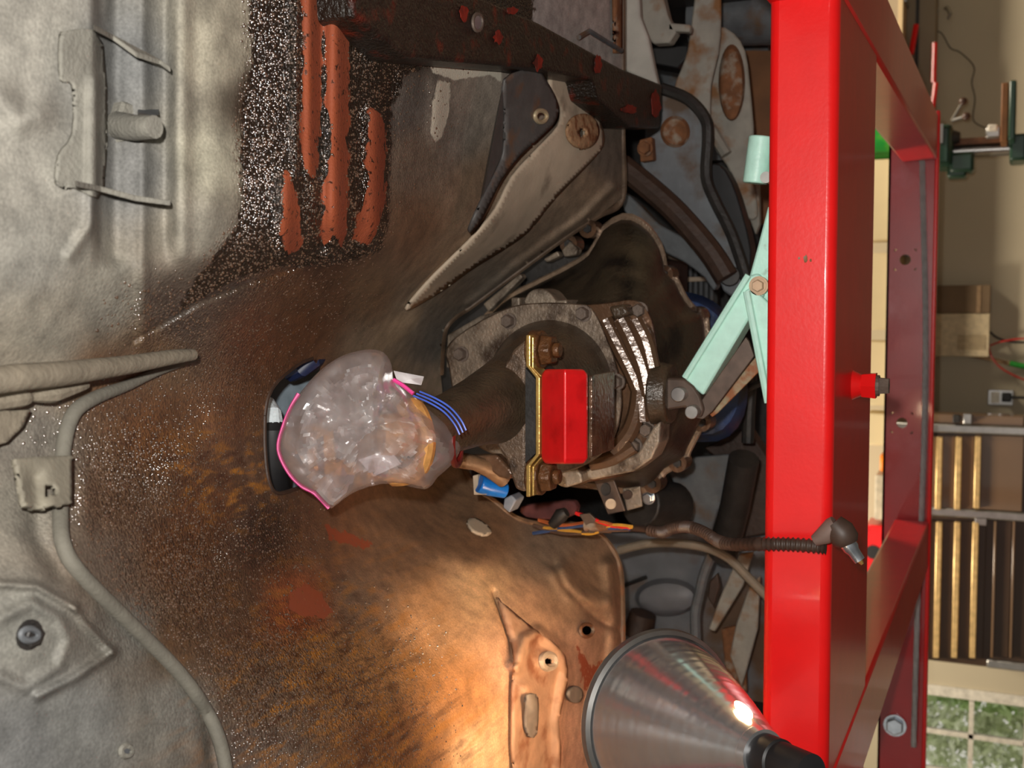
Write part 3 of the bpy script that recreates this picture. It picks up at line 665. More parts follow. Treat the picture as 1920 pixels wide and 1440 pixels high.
# cabin seen through the shifter opening
zc = .87
obj('seat_pan', platez([(420,620),(640,600),(680,980),(420,1000)], zc, .01), mat('blue_grey_trim', (150, 165, 176), .6), car)
obj('shifter_boot', tube([WZ(512,1000,.84), WZ(512,920,.80), WZ(511,860,.79), WZ(511,805,.79), WZ(511,790,.79)], [.02,.021,.018,.019,.012], 14), M_blackr, car, True)
obj('foam_pad', tube([WZ(505,752,.80), WZ(507,772,.79), WZ(510,790,.79), WZ(513,806,.795)], [.006,.012,.013,.008], 10), mat('white_foam', (205, 215, 220), .8, 0, .1, 200, .4, 300), car, True)
obj('wire_bundle', tube([WZ(545,700,.80), WZ(565,690,.78), WZ(585,680,.77), WZ(600,665,.78)], .011, 10), mat('navy_wire', (24, 34, 66), .4), car, True)
for sx in (-1, 1): obj('rocker_panel', box((sx * .86 - .05, -.5, 1.1 + .56), (sx * .86 + .05, 1.84, 1.1 + .78)), mat('rocker_paint', (120, 40, 26), .5, 0, .2, 10), car, False, .008)
# shell over the engine bay so that it stays dark
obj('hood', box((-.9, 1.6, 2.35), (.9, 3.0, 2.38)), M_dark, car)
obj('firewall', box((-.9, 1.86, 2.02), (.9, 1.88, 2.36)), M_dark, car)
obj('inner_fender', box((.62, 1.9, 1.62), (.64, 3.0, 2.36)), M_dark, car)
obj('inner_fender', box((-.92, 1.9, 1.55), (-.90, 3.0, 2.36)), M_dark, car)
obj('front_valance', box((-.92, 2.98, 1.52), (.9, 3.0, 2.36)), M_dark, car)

# ------------------------------------------------------------------ transmission
tr = thing('transmission', 'oily brown gearbox with bell housing, hanging in the tunnel on a jack', 'gearbox', W(1100, 720, 1.5))
B0 = [(1180,402),(1218,425),(1243,465),(1252,508),(1266,515),(1287,557),(1310,582),(1326,592),(1330,640),(1338,700),(1335,770),(1318,800),(1292,850),(1285,868),(1250,885),(1228,912),(1190,925),(1120,915),(1050,905),(960,860),(900,800),(870,720),(880,640),(930,570),(1000,530),(1060,500),(1105,470),(1125,430),(1150,410)]
C0 = (1130, 680)
b0 = polar(B0, C0, 96)
F2 = [(1195,563),(1222,600),(1232,660),(1240,720),(1238,790),(1228,848),(1190,885),(1120,900),(1060,912),(1030,880),(970,820),(930,760),(920,700),(930,640),(980,590),(1080,574),(1140,568)]
f2 = polar(F2, C0, 96)
def blend(a, b, t): return a * (1 - t) + b * t
bell = obj('bell_housing', loft([onY(scaled(b0, C0, .97), 1.80), onY(scaled(b0, C0, .955), 1.74), onY(scaled(b0, C0, .94), 1.69), onY(blend(scaled(b0, C0, .93), f2, .35), 1.62), onY(blend(scaled(b0, C0, .92), f2, .75), 1.56), onY(scaled(f2, C0, .97), 1.52)]), M_oilyb, tr, True, ang=50)
obj('bell_flange', loft([onY(b0, 1.79), onY(scaled(b0, C0, 1.012), 1.792), onY(scaled(b0, C0, 1.012), 1.804), onY(b0, 1.806)]), mat('wet_flange_edge', (150, 128, 108), .25, .5, .3, 60, .3, 200), tr, True)
for (a, b) in ((1250,515),(1308,592),(1275,866),(1228,905),(1108,430),(1072,458),(1320,790)):
    p = W(a, b, 1.785)
    lug = obj('bolt_lug', cyl(p + [0, .02, 0], p - [0, .016, 0], .0155), M_alloyw, tr, True)
    obj('bolt', cyl(p - [0, .0155, 0], p - [0, .0195, 0], .008, .007, 6), M_dark, lug)
# alloy pieces between bell and tunnel wall
for pts, yy, th in (([(1052,470),(1068,452),(1085,468),(1080,478),(1058,482)], 1.76, .02), ([(1018,486),(1045,470),(1050,480),(1025,492)], 1.76, .02), ([(905,570),(975,512),(980,520),(940,560),(915,585)], 1.7, .02), ([(838,628),(900,592),(950,580),(955,600),(870,640),(850,690),(836,690)], 1.6, .05)):
    obj('case_rib', plate(pts, yy, th), M_alloy, tr, False, .003)
for bpts in ([(958,558),(974,558),(974,590),(958,590)], [(1042,564),(1062,562),(1062,585),(1042,585)]): obj('breather_boss', plate(bpts, 1.50, .05), M_alloy, tr, False, .002)
obj('shift_cover', plate([(985,572),(986,556),(996,545),(1010,541),(1025,545),(1036,556),(1041,572)], 1.51, .05, 2), M_alloy, tr, True, .002)
# main case flange
obj('main_case', loft([onY(scaled(f2, C0, .95), 1.54), onY(scaled(f2, C0, .98), 1.50), onY(f2, 1.495), onY(f2, 1.475), onY(scaled(f2, C0, .985), 1.47)]), M_alloyw, tr, True)
F1 = [(842,690),(836,655),(868,622),(950,578),(1010,568),(1085,570),(1112,580),(1140,640),(1160,700),(1166,760),(1150,825),(1110,865),(1060,885),(1000,895),(950,860),(900,840),(868,800),(850,740)]
C1 = (1010, 725); f1 = polar(F1, C1, 96)
obj('adapter_case', loft([onY(scaled(f1, C1, .93), 1.50), onY(scaled(f1, C1, .94), 1.44), onY(scaled(f1, C1, 1.0), 1.435), onY(f1, 1.415), onY(scaled(f1, C1, .985), 1.41)]), mat('weathered_alloy', (128, 112, 96), .5, .25, .4, 40, .5, 200, (64, 48, 36), .56), tr, True)
ext = [(1030,728,1.41,118,128),(1024,730,1.385,112,124),(1010,734,1.35,100,115),(985,742,1.31,86,100),(945,752,1.26,70,80),(900,768,1.20,58,66),(850,790,1.14,52,58),(805,805,1.09,47,52),(775,812,1.06,44,48)]
obj('tail_housing', loft([onY(ring((a, b), rx, ry, 56), yy) for a, b, yy, rx, ry in ext]), M_oily, tr, True, ang=60)
for (a, b, yy) in ((1200,582,1.475),(1095,588,1.41),(955,602,1.41),(866,664,1.41),(1157,716,1.41),(1130,830,1.41),(1214,805,1.47),(1190,836,1.47)):
    obj('bolt', hexbolt(W(a, b, yy), TOCAM, 12.5 * pxm(yy), .012), M_boltd, tr, True)
# ribs that run back along the case
for pts, r in (([(1135,600),(1160,650),(1185,700),(1200,740),(1205,790)], .012), ([(1165,600),(1185,640),(1205,690),(1215,740)], .013), ([(1190,600),(1210,640),(1222,690)], .012), ([(1150,845),(1180,810),(1195,770),(1200,730)], .013), ([(1110,870),(1150,860),(1190,835)], .012), ([(1120,760),(1140,775),(1145,800),(1135,820)], .012)):
    obj('case_rib', tube([W(a, b, 1.462) for a, b in smoothc(pts, 4, False)], r, 10), mat('wet_rib', (92, 68, 50), .24, .2, .3, 20, .25, 120, spec=.8), tr, True)
obj('case_boss', plate([(1140,575),(1170,570),(1180,590),(1150,600)], 1.44, .05), M_oily, tr, True, .004)
obj('case_foot', plate([(1040,890),(1060,880),(1080,878),(1090,890),(1092,905),(1060,915),(1045,910)], 1.43, .06), M_alloy, tr, False, .003)
obj('case_foot', plate([(1096,880),(1150,870),(1195,850),(1225,800),(1238,790),(1236,830),(1222,860),(1190,884),(1110,900),(1098,895)], 1.455, .05), M_alloy, tr, False, .003)
# mount: lugs, zinc plate, nuts and red block
M_cast = mat('cast_lug', (104, 84, 68), .45, .2, .35, 80, .5, 260, (60, 46, 36), .6)
obj('mount_lug', join(plate([(985,636),(962,655),(952,672),(940,690),(918,708),(932,730),(944,752),(948,768),(986,766)], 1.235, .06), plate([(986,768),(900,784),(870,795),(866,812),(905,815),(930,835),(948,862),(958,895),(966,918),(985,924)], 1.235, .07)), M_cast, tr, True, .004)
zp = [(990,628),(990,686),(1008,708),(1008,852),(990,874),(990,932)]
def strip(pts, t0, t1, ya, yb):
    A = [(p[0] + t0, p[1]) for p in pts]; B = [(p[0] + t1, p[1]) for p in pts]
    oa = [W(a, b, ya) for a, b in A + B[::-1]]; return extrude(oa, [q + np.array([0, yb - ya, 0]) for q in oa])
zpl = obj('mount_plate', strip(zp, -4, 4, 1.205, 1.235), M_zinc, tr, False, .0012, 'yellow zinc plated mount plate')
obj('mount_plate', strip([(998,632),(998,690),(1014,706)], -2, 2, 1.207, 1.235), M_zinc, tr, False, .001)
obj('mount_plate', strip([(1014,858),(999,876),(999,930)], -2, 2, 1.207, 1.235), M_zinc, tr, False, .001)
obj('mount_spacer', plate([(985,690),(1004,712),(1004,850),(985,868)], 1.215, .08), M_dark, tr)
for (a, b) in ((1013,656),(1013,892)):
    p = W(a, b, 1.232); 
    n_ = obj('nut', join(cyl(p + [0, 0, .012], p - [0, 0, .004], .0235, .0235, 20), cyl(p - [0, 0, .004], p - [0, 0, .018], .0205, .018, 6), cyl(p - [0, 0, .018], p - [0, 0, .026], .010, .009, 10)), M_boltr, tr, True, .002)
# red block: hexagonal section, bevelled ends, ridge towards the camera
def redsec(py, e):
    w0 = np.array([W(1014 + e, py, 1.205), W(1059, py, 1.172), W(1103 - e, py, 1.205), W(1103 - e, py, 1.29), W(1014 + e, py, 1.29)]); return list(w0)
V_, F_ = loft([redsec(692, 9), redsec(702, 1), redsec(860, 1), redsec(870, 9)])
obj('mount_block', (V_, F_), M_red, tr, True, .0025, 'red polyurethane mount block', ang=20)
obj('mount_plate', plate([(1103,704),(1110,704),(1110,858),(1103,858)], 1.21, .08), M_alloyw, tr, False, .001)
# selector linkage beside the tail
obj('selector_rod', tube([W(860,862,1.3), W(890,868,1.32), W(920,880,1.34), W(945,900,1.36)], [.011,.010,.012,.011], 12), mat('cream_metal', (128, 98, 72), .5, .2, .3, 60, .2), tr, True)
obj('linkage_arm', plate([(870,855),(930,853),(960,885),(955,900),(935,895),(905,872),(872,870)], 1.33, .02), M_alloyw, tr, False, .003)
obj('switch_body', tube([W(898,906,1.36), W(915,912,1.37), W(948,920,1.39)], [.013,.013,.011], 14), M_bluec, tr, True, .002, 'bright blue switch body')
obj('switch_bracket', plate([(886,892),(896,890),(896,915),(912,918),(912,928),(888,928)], 1.36, .03), M_beige, tr, False, .001)
obj('plug_connector', plate([(945,935),(958,928),(968,938),(955,962),(943,952)], 1.40, .03), mat('grey_plug_plastic', (120, 126, 136), .5), tr, False, .002)
obj('casting_seam', tube([W(862,793,1.105), W(900,785,1.16), W(940,776,1.21), W(984,768,1.232)], .004, 8), M_dark, tr, True)
# side brackets under the case
obj('side_bracket', plate([(1112,898),(1148,892),(1172,958),(1140,965)], 1.62, .006), M_link, tr, False, .001)
obj('bracket_slot', plate(ring((1135,918), 9, 12, 14), 1.616, .004), M_dark, tr)
obj('side_bracket', plate([(1166,916),(1200,912),(1204,950),(1175,958)], 1.66, .006), M_alloy, tr, False, .002)
obj('bracket_slot', plate(ring((1176,928), 9, 9, 14), 1.656, .004), M_darkb, tr)
obj('clevis_pin', cyl(W(1145,945,1.6), W(1147,945,1.64), .008), M_beige, tr, True)

# ------------------------------------------------------------------ plastic bag over the tail shaft
def bag():
    outl = [(521,842),(530,800),(545,762),(575,722),(600,695),(640,668),(690,655),(722,662),(736,690),(738,712),(770,735),(800,762),(835,785),(858,812),(866,835),(850,868),(820,895),(800,918),(760,910),(715,907),(670,920),(640,938),(618,955),(590,925),(565,912),(540,885)]
    c = np.array((690, 800)); o = np.array(polar(outl, c, 120, 2)); nr = 26; V = []; F = []
    for side in (-1, 1):
        for i in range(nr + 1):
            r = i / nr
            for j in range(120):
                p = c + (o[j] - c) * r
                rd = ray(p[0], p[1]); rd = rd / np.linalg.norm(rd)
                td = np.interp(p[0], [520, 700, 860], [1.20, 1.20, 1.27])
                h = math.sqrt(max(0, 1 - r ** 2.6)) * .075 + .002
                q = CAM + rd * td
                f1 = abs(mnoise.noise(Vector((p[0] * .012, p[1] * .012, side * 3.1)))) ; f2_ = abs(mnoise.noise(Vector((p[0] * .032, p[1] * .032, 5 + side * 3.1))))
                f3 = mnoise.noise(Vector((p[0] * .009, p[1] * .012, 9 + side)))
                cr = (.10 * f1 + .032 * f2_ + .03 * f3 - .025) * min(1, (1 - r) * 4)
                fl_ = 1 - .8 * math.exp(-((p[0] - 692) ** 2 + (p[1] - 785) ** 2) / 46 ** 2)
                V.append(q + rd * side * (h - cr * fl_))
    M = (nr + 1) * 120
    for s in (0, 1):
        for i in range(nr):
            for j in range(120):
                a = s * M + i * 120 + j; b = s * M + i * 120 + (j + 1) % 120; F.append((a, b, b + 120, a + 120))
    for j in range(120):
        a = nr * 120 + j; b = nr * 120 + (j + 1) % 120; F.append((a, b, M + b, M + a))
    return V, F
def mat_film(name, tint, alpha, rough=.12):
    m = bpy.data.materials.new(name); m.use_nodes = True; nt = m.node_tree; N = nt.nodes; L = nt.links
    for n in list(N): 
        if n.type != 'OUTPUT_MATERIAL': N.remove(n)
    out = [n for n in N if n.type == 'OUTPUT_MATERIAL'][0]
    t = N.new('ShaderNodeBsdfTransparent'); t.inputs[0].default_value = (1, .97, .98, 1)
    d = N.new('ShaderNodeBsdfDiffuse'); d.inputs[0].default_value = tint
    tl = N.new('ShaderNodeBsdfTranslucent'); tl.inputs[0].default_value = tint
    g = N.new('ShaderNodeBsdfGlossy'); g.inputs[0].default_value = (1, 1, 1, 1); g.inputs[1].default_value = rough
    a1 = N.new('ShaderNodeMixShader'); a1.inputs[0].default_value = .5; L.new(d.outputs[0], a1.inputs[1]); L.new(tl.outputs[0], a1.inputs[2])
    a2 = N.new('ShaderNodeMixShader'); a2.inputs[0].default_value = alpha; L.new(t.outputs[0], a2.inputs[1]); L.new(a1.outputs[0], a2.inputs[2])
    fr = N.new('ShaderNodeLayerWeight'); fr.inputs[0].default_value = .35
    mr = N.new('ShaderNodeMapRange'); mr.inputs[3].default_value = .17; mr.inputs[4].default_value = .5; L.new(fr.outputs['Fresnel'], mr.inputs[0])
    a3 = N.new('ShaderNodeMixShader'); L.new(mr.outputs[0], a3.inputs[0]); L.new(a2.outputs[0], a3.inputs[1]); L.new(g.outputs[0], a3.inputs[2])
    L.new(a3.outputs[0], out.inputs[0]); return m
M_film = mat_film('clear_plastic_film', (1.0, .94, .93, 1), .36, .22)
bg_ = thing('plastic_bag', 'crumpled clear zip bag with a pink edge wrapped over the gearbox tail', 'plastic bag', W(700, 810, 1.0))
o_ = obj('film', bag(), M_film, bg_, True, ang=25)
M_pink = mat('pink_zip', (236, 70, 150), .35); M_bz = mat('blue_zip', (70, 100, 200), .35)
obj('zip_edge', tube([CAM + ray(a, b) / np.linalg.norm(ray(a, b)) * 1.2 for a, b in smoothc([(560,738),(545,765),(531,800),(522,842),(540,884),(565,911),(590,925),(617,953)], 5, False)], .0022, 6), M_pink, bg_, True)
obj('zip_edge', tube([W(a, b, 1.03) for a, b in smoothc([(738,712),(755,722),(775,738)], 5, False)], .0022, 6), M_pink, bg_, True)
for k in range(3):
    obj('zip_track', tube([W(a + 6 * k, b - 4 * k, 1.02) for a, b in smoothc([(775,742),(805,755),(832,772),(852,795),(862,815)], 4, False)], .001, 6), M_bz, bg_, True)
obj('zip_flap', extrude([W(738,695,1.05), W(795,706,1.06), W(790,722,1.06), W(745,716,1.05)], [W(738,695,1.052), W(795,706,1.062), W(790,722,1.062), W(745,716,1.052)]), M_film, bg_)
# crumpled rubber band that ties the bag
obj('tie_band', tube([W(855 + 8 * math.cos(a), 832 + 40 * math.sin(a), 1.12 + .03 * math.cos(a)) for a in np.linspace(0, 2 * math.pi, 24)], .004, 6), mat('dark_red_band', (110, 30, 24), .4), bg_, True)
# the oily output yoke inside the bag
M_gold = mat('oily_steel_lamp_gold', (222, 160, 92), .3, .35, .35, 80)  # gold of the reflected lamplight is put into the base colour
obj('output_yoke', join(tube([W(775,812,1.06), W(740,815,1.04), W(715,815,1.03)], [.025,.024,.022], 16),
    tube([W(a, b, 1.035) for a, b in smoothc([(752,775),(775,762),(792,790),(800,830),(790,872),(765,892),(730,895)], 4, False)], [.006] + [.010] * 23 + [.007], 10)), M_gold, tr, True)
for pts in ([(568,800),(600,790),(612,815),(588,826)], [(606,812),(622,808),(628,870),(614,940),(608,900)], [(628,868),(642,862),(634,905),(622,925)], [(640,872),(664,866),(690,884),(700,896),(650,890)], [(575,845),(590,838),(596,880),(580,905)]):  # shards painted gold in place of reflections inside the bag
    obj('gold_reflection', plate(pts, 1.045, .004), M_gold, bg_, False, .0008)
obj('paper_slip', plate([(672,862),(730,842),(752,870),(700,894)], 1.03, .001), mat('white_paper', (235, 228, 232), .7), bg_)

# ------------------------------------------------------------------ jack on the near beam
YJ = y0 + .10
jk = thing('parallel_arm_jack', 'pale mint green jack holding the gearbox up from the red beam', 'jack', (W(1440, 600, YJ)[0], YJ, zt))
obj('lift_arm', plate([(1283,712),(1404,517),(1420,512),(1436,530),(1430,556),(1404,598),(1318,742)], YJ, .045), M_mint, jk, True, .003)
obj('arm_lip', tube([W(1284,708,YJ - .002), W(1403,516,YJ - .002)], .0045, 8), M_mint, jk, True)
obj('upright_arm', plate([(1404,520),(1422,455),(1440,385),(1466,392),(1500,560),(1440,570),(1425,560)], YJ + .012, .04), M_mint, jk, True, .003)
obj('brace_plate', plate([(1396,545),(1406,540),(1428,556),(1520,640),(1520,840),(1444,775),(1437,750)], YJ - .006, .010), M_mint, jk, True, .002)
obj('brace_edge', tube([W(1400,546,YJ - .008), W(1440,755,YJ - .008)], .005, 8), M_mint, jk, True)
obj('parallel_link', plate([(1303,768),(1398,632),(1404,640),(1414,668),(1335,772),(1318,786),(1306,784)], YJ + .002, .008), M_link, jk, False, .001)
obj('parallel_link', plate([(1326,772),(1418,668),(1430,690),(1345,775),(1335,782)], YJ + .03, .006), mat('mint_rusty', (150, 150, 120), .5, 0, .2, 60, .1, 200, (140, 80, 35), .5), jk, False, .001)
obj('saddle_bracket', plate([(1247,708),(1282,710),(1300,724),(1312,742),(1320,768),(1314,784),(1296,780),(1284,764),(1247,770)], YJ - .004, .05), M_link, jk, True, .003)
ps = W(1243, 738, YJ + .02)
obj('saddle', cyl(ps + [0, 0, -.014], ps + [0, 0, .012], .04, .046, 24), M_oily, jk, True, .003)
for (a, b, r) in ((1277,738,.010), (1302,771,.0092)):
    p = W(a, b, YJ - .004); obj('pivot_pin', cyl(p + [0, .02, 0], p - [0, .016, 0], r, None, 18), M_steel, jk, True, .001)
p = W(1424, 536, YJ); obj('pivot_bolt', join(cyl(p, p - [0, .006, 0], .0125, None, 20), hexbolt(p - [0, .006, 0], TOCAM, .008, .008)), mat('pale_rust_bolt', (190, 160, 130), .5, .2), jk, True)
obj('trunnion', tube([W(1428,256,YJ + .03), W(1416,344,YJ + .03)], .0165, 20), M_mint, jk, True, .002)
p = W(1437, 333, YJ + .008); obj('screw_end', cyl(p + [0, .01, 0], p - [0, .004, 0], .0075), M_steel, jk, True)
obj('jack_base', join(box((W(1440, 780, YJ)[0], YJ - .02, zt), (W(1440, 260, YJ)[0], YJ + .10, zt + .008)), plate([(1405,285),(1440,280),(1470,285),(1470,330),(1440,340),(1420,330)], YJ + .03, .04), box((W(1440, 640, YJ)[0], YJ - .002, zt), (W(1440, 420, YJ)[0], YJ + .05, zt + .012))), M_mint, jk, False, .002)

# ------------------------------------------------------------------ engine bay
eng = thing('engine', 'blue painted engine behind the bell housing', 'engine', W(1300, 700, 2.1))
e0 = polar([(1180,540),(1270,545),(1330,560),(1372,600),(1395,660),(1402,740),(1388,795),(1352,826),(1300,828),(1200,830),(1100,780),(1080,650)], (1240,690), 48)
obj('oil_pan', loft([onY(scaled(e0, (1240,690), .9), 1.88), onY(e0, 1.92), onY(e0, 2.15), onY(scaled(e0, (1240,690), .9), 2.25)]), M_blue, eng, True)
obj('block', box((W(1000,860,2.0)[0], 1.86, 1.78), (W(1000,480,2.0)[0], 2.5, 2.15)), M_dark, eng, False, .01)
for k in range(5):
    a = 960 + k * 45; obj('head_cover_rib', plate([(a, 520), (a + 18, 516), (a + 18, 560), (a, 565)], 1.84, .03), M_dark, eng, False, .004)
rad = thing('radiator', 'finned radiator core showing past the bell housing', 'radiator', W(1330, 540, 2.75))
obj('core', plate([(1240,480),(1345,480),(1345,620),(1240,620)], 2.78, .03), M_dark, rad)
for k in range(13): obj('fin', plate([(1250,492 + k * 9),(1335,492 + k * 9),(1335,496 + k * 9),(1250,496 + k * 9)], 2.765, .012), M_steel, rad) if False else None
for k in range(8): obj('fin', plate([(1262 + k * 10,490),(1267 + k * 10,490),(1267 + k * 10,580),(1262 + k * 10,580)], 2.765, .012), M_greyd, rad)
obj('core_bar', plate([(1250,521),(1345,518),(1345,526),(1250,530)], 2.75, .012), M_beige, rad, False, .002)
def single(name, VF, m, label, cat, smooth=True, bevel=.003, group=None, **k): return tag(obj(name, VF, m, None, smooth, bevel, **k), label, cat, group)
# right hand side
single('shock_absorber', tube([W(1300,34,2.45), W(1400,30,2.45), W(1520,26,2.45)], .062, 20), M_greyd, 'grey round shock tube standing behind the rusty strut', 'shock absorber', True, 0)
fs = thing('strut_tower', 'pale grey stamped strut bracket with rust stains and a dished rusty oval', 'strut bracket', W(1340, 250, 2.2))
obj('stamped_leg', plate([(1288,95),(1296,40),(1310,-40),(1345,-40),(1351,30),(1346,100),(1332,160),(1331,240),(1327,340),(1310,330),(1300,250),(1288,205),(1262,172),(1276,130)], 2.12, .012, 2), M_rust, fs, True, .004)
obj('dished_plate', plate([(1344,50),(1375,62),(1396,95),(1404,150),(1410,215),(1412,255),(1402,300),(1412,345),(1420,405),(1398,408),(1385,360),(1362,310),(1328,255),(1330,165),(1345,105)], 2.18, .012, 2), M_rust, fs, True, .004)
oc = W(1372, 160, 2.17)
obj('rusty_dish', loft([onY(ring((1372,155), 25, 72, 30), 2.178), onY(ring((1371,158), 21, 66, 30), 2.160), onY(ring((1370,160), 15, 55, 30), 2.156)]), M_rustb, fs, True)
obj('fold_rib', tube([W(1362,290,2.165), W(1345,262,2.165), W(1332,240,2.165)], .012, 8), M_rust, fs, True)
single('clutch_cable_bracket', join(plate([(1195,-20),(1240,-20),(1252,30),(1268,60),(1255,80),(1225,82),(1205,60)], 2.0, .03), plate([(1252,42),(1295,46),(1293,60),(1252,58)], 2.0, .02)), M_rust, 'rust flecked bracket with a bright stud above the strut leg', 'bracket')
obj('apron', plate([(1166,-60),(1195,-60),(1200,30),(1215,70),(1225,120),(1234,160),(1166,130)], 1.93, .02, 0), mat('pale_apron', (165, 162, 154), .7, 0, .2, 20, .2, 100), car, True, .004)
obj('fender_wall', plate([(1210,-60),(1440,-60),(1440,300),(1210,300)], 2.75, .02), M_greyd, car)
single('air_duct', plate([(1205,90),(1290,84),(1290,105),(1270,128),(1215,118)], 2.2, .08), M_blackr, 'black duct box tucked behind the strut leg', 'duct')
obj('splash_board', plate([(1395,95),(1470,95),(1470,420),(1395,420)], 2.62, .02), M_wood, car)
ca = thing('control_arm', 'grey stamped control arm with a round rusty boss, right of the bell housing', 'control arm', W(1280, 300, 2.05))
obj('arm_plate', plate([(1238,163),(1262,168),(1290,185),(1318,215),(1326,250),(1324,330),(1342,380),(1370,440),(1398,520),(1400,548),(1380,556),(1355,545),(1340,500),(1300,440),(1260,395),(1225,345),(1200,305),(1208,262),(1235,245),(1240,200)], 2.04, .015, 2), mat('blue_grey_arm', (108, 112, 116), .55, 0, .2, 25, .15, 100, (86, 66, 50), .58), ca, True, .004)
obj('arm_edge', tube([W(a, b, 2.03) for a, b in smoothc([(1240,166),(1290,186),(1322,222),(1327,260),(1324,330),(1340,375),(1372,440),(1400,525),(1402,548)], 4, False)], .011, 8), M_dark, ca, True)
obj('boss', loft([onY(ring((1266,247), 28, 30, 26), 2.039), onY(ring((1266,247), 22, 24, 26), 2.030), onY(ring((1266,247), 8, 9, 26), 2.036)]), M_rustb, ca, True)
obj('pivot_bolt', cyl(W(1368,517,2.03), W(1368,517,2.01), .019), M_dark, ca, True, .002)
obj('bush_bracket', join(plate([(1198,262),(1222,256),(1225,300),(1200,304)], 2.02, .03)), M_rustb, ca, False, .003)
obj('bush_nut', hexbolt(W(1210,278,2.015), TOCAM, .012, .012), M_rustb, ca)
single('tie_rod', tube([W(a, b, 1.98) for a, b in smoothc([(1165,310),(1215,350),(1270,400),(1330,470),(1362,520)], 4, False)], [.022] * 17, 10), M_darkb, 'dark brown grimy tie rod running diagonally across the control arm', 'tie rod', True, 0)
single('torque_arm', plate([(1166,358),(1200,385),(1235,420),(1290,450),(1330,480),(1345,520),(1338,545),(1320,520),(1280,490),(1240,470),(1205,440),(1170,395)], 2.08, .03, 2), M_greyd, 'blue grey lower arm curving behind the bell housing rim', 'suspension arm')
single('rubber_stop', plate([(1328,315),(1350,308),(1372,340),(1392,400),(1408,470),(1402,520),(1385,480),(1362,430),(1340,380)], 2.10, .05, 2), M_blackr, 'black rubber flap hanging beside the control arm', 'rubber flap')
single('header_flange', plate([(1400,330),(1422,340),(1424,420),(1416,440),(1402,402)], 2.2, .02), M_rust, 'pale bent steel tab beside the mint trunnion', 'steel tab')
for k, (a, b, r) in enumerate(((1262,470,.016), (1278,462,.013))):
    single('alternator_part', tube([W(a - 14, b, 2.3), W(a + 22, b + 8, 2.3)], r, 12), M_alloy, ('dull alloy housing behind the bell rim', 'small ribbed alloy sleeve behind the bell rim')[k], 'engine fitting', True, 0)
# left hand side
single('splash_shield', plate([(1252,882),(1292,858),(1385,850),(1392,882),(1345,960),(1330,1010),(1298,985)], 2.2, .012), M_greyd, 'grey sheet splash shield below the bell housing', 'splash shield')
single('starter_motor', join(tube([W(1200,945,1.85), W(1262,950,1.95)], [.04, .045], 20), cyl(W(1216,932,1.83), W(1216,932,1.80), .007)), M_dark, 'black starter motor with a bright terminal stud', 'starter motor')
single('terminal_nut', hexbolt(W(1216,933,1.80), TOCAM, .010, .010), M_zincw, 'bright plated nut on the starter terminal', 'nut')
single('fuel_hose', tube([W(a, b, 2.0) for a, b in smoothc([(1160,1032),(1210,1020),(1260,1018),(1320,1026),(1365,1046),(1400,1080),(1440,1120)], 5, False)], .0085, 10), mat('grey_hose', (128, 116, 100), .7, 0, .2, 40), 'grey hose arching over the left inner fender', 'hose', True, 0)
inf = thing('inner_fender_panel', 'stained blue grey inner fender panel beside the lamp', 'fender panel', W(1260, 1150, 2.4))
obj('panel', plate([(1130,1000),(1480,1000),(1480,1440),(1130,1440)], 2.45, .02), mat('blue_grey_panel', (112, 114, 118), .6, 0, .25, 14, .2, 60, (92, 68, 48), .56), inf)
obj('dome', loft([onY(ring((1250,1120), 60, 36, 30), 2.44), onY(ring((1250,1122), 52, 28, 30), 2.41), onY(ring((1252,1124), 30, 15, 30), 2.40)]), mat('grey_dome', (122, 122, 126), .5, 0, .15, 20), inf, True)
obj('bump_stop', tube([W(1195,1190,2.38), W(1206,1150,2.38)], [.036, .030], 16), M_darkb, inf, True)
obj('spring_seat', tube([W(1195 + 34 * math.cos(a), 1175 + 42 * math.sin(a), 2.36) for a in np.linspace(.2, 3.4, 20)], .010, 8), M_greyd, inf, True)
obj('pressed_rib', tube([W(1165,1100,2.43), W(1212,1082,2.43)], .005, 6), M_dark, inf, True)
single('steering_link', tube([W(a, b, 2.1) for a, b in smoothc([(1336,1036),(1322,1070),(1312,1110),(1304,1150),(1305,1200)], 4, False)], .0105, 10), M_greyd, 'slim grey rod dropping beside the lamp reflector', 'rod', True, 0)
for k, (pts, yy, mm, lab) in enumerate((([(1385,1040),(1412,1036),(1392,1100),(1340,1185),(1328,1180),(1350,1120)], 2.2, M_rust, 'wide pale strap slanting behind the lamp'), ([(1405,1100),(1425,1080),(1420,1180),(1390,1290),(1368,1230),(1380,1170)], 2.25, M_rust, 'tall pale plate beside the red beam'), ([(1330,1090),(1345,1075),(1350,1100),(1338,1140),(1326,1120)], 2.15, M_darkb, 'dark brown bracket between rod and strap'), ([(1352,1180),(1395,1170),(1400,1300),(1360,1260)], 2.3, M_rustb, 'orange rusted plate above the lamp rim'))):
    single('brace_strap', plate(pts, yy, .015), mm, lab, 'strap')
single('crossmember', tube([W(1395,860,2.0), W(1378,950,2.05), W(1355,1040,2.1)], .028, 12), M_dark, 'dark grimy tube running down behind the beam', 'tube', True, 0)
single('engine_mount', join(plate([(1320,840),(1400,800),(1440,860),(1440,1000),(1390,1010),(1395,900)], 2.3, .05)), M_darkb, 'dark brown engine mount left of the blue oil pan', 'engine mount')
single('cable_stay', tube([W(1376,740,1.95), W(1440,712,1.95)], .006, 8), M_dark, 'thin dark rod beside the blue oil pan', 'rod', True, 0)
single('drain_tube', tube([W(1408,700,2.1), W(1404,770,2.1), W(1402,830,2.1)], .012, 10), M_dark, 'dark upright pipe behind the mint brace', 'pipe', True, 0)

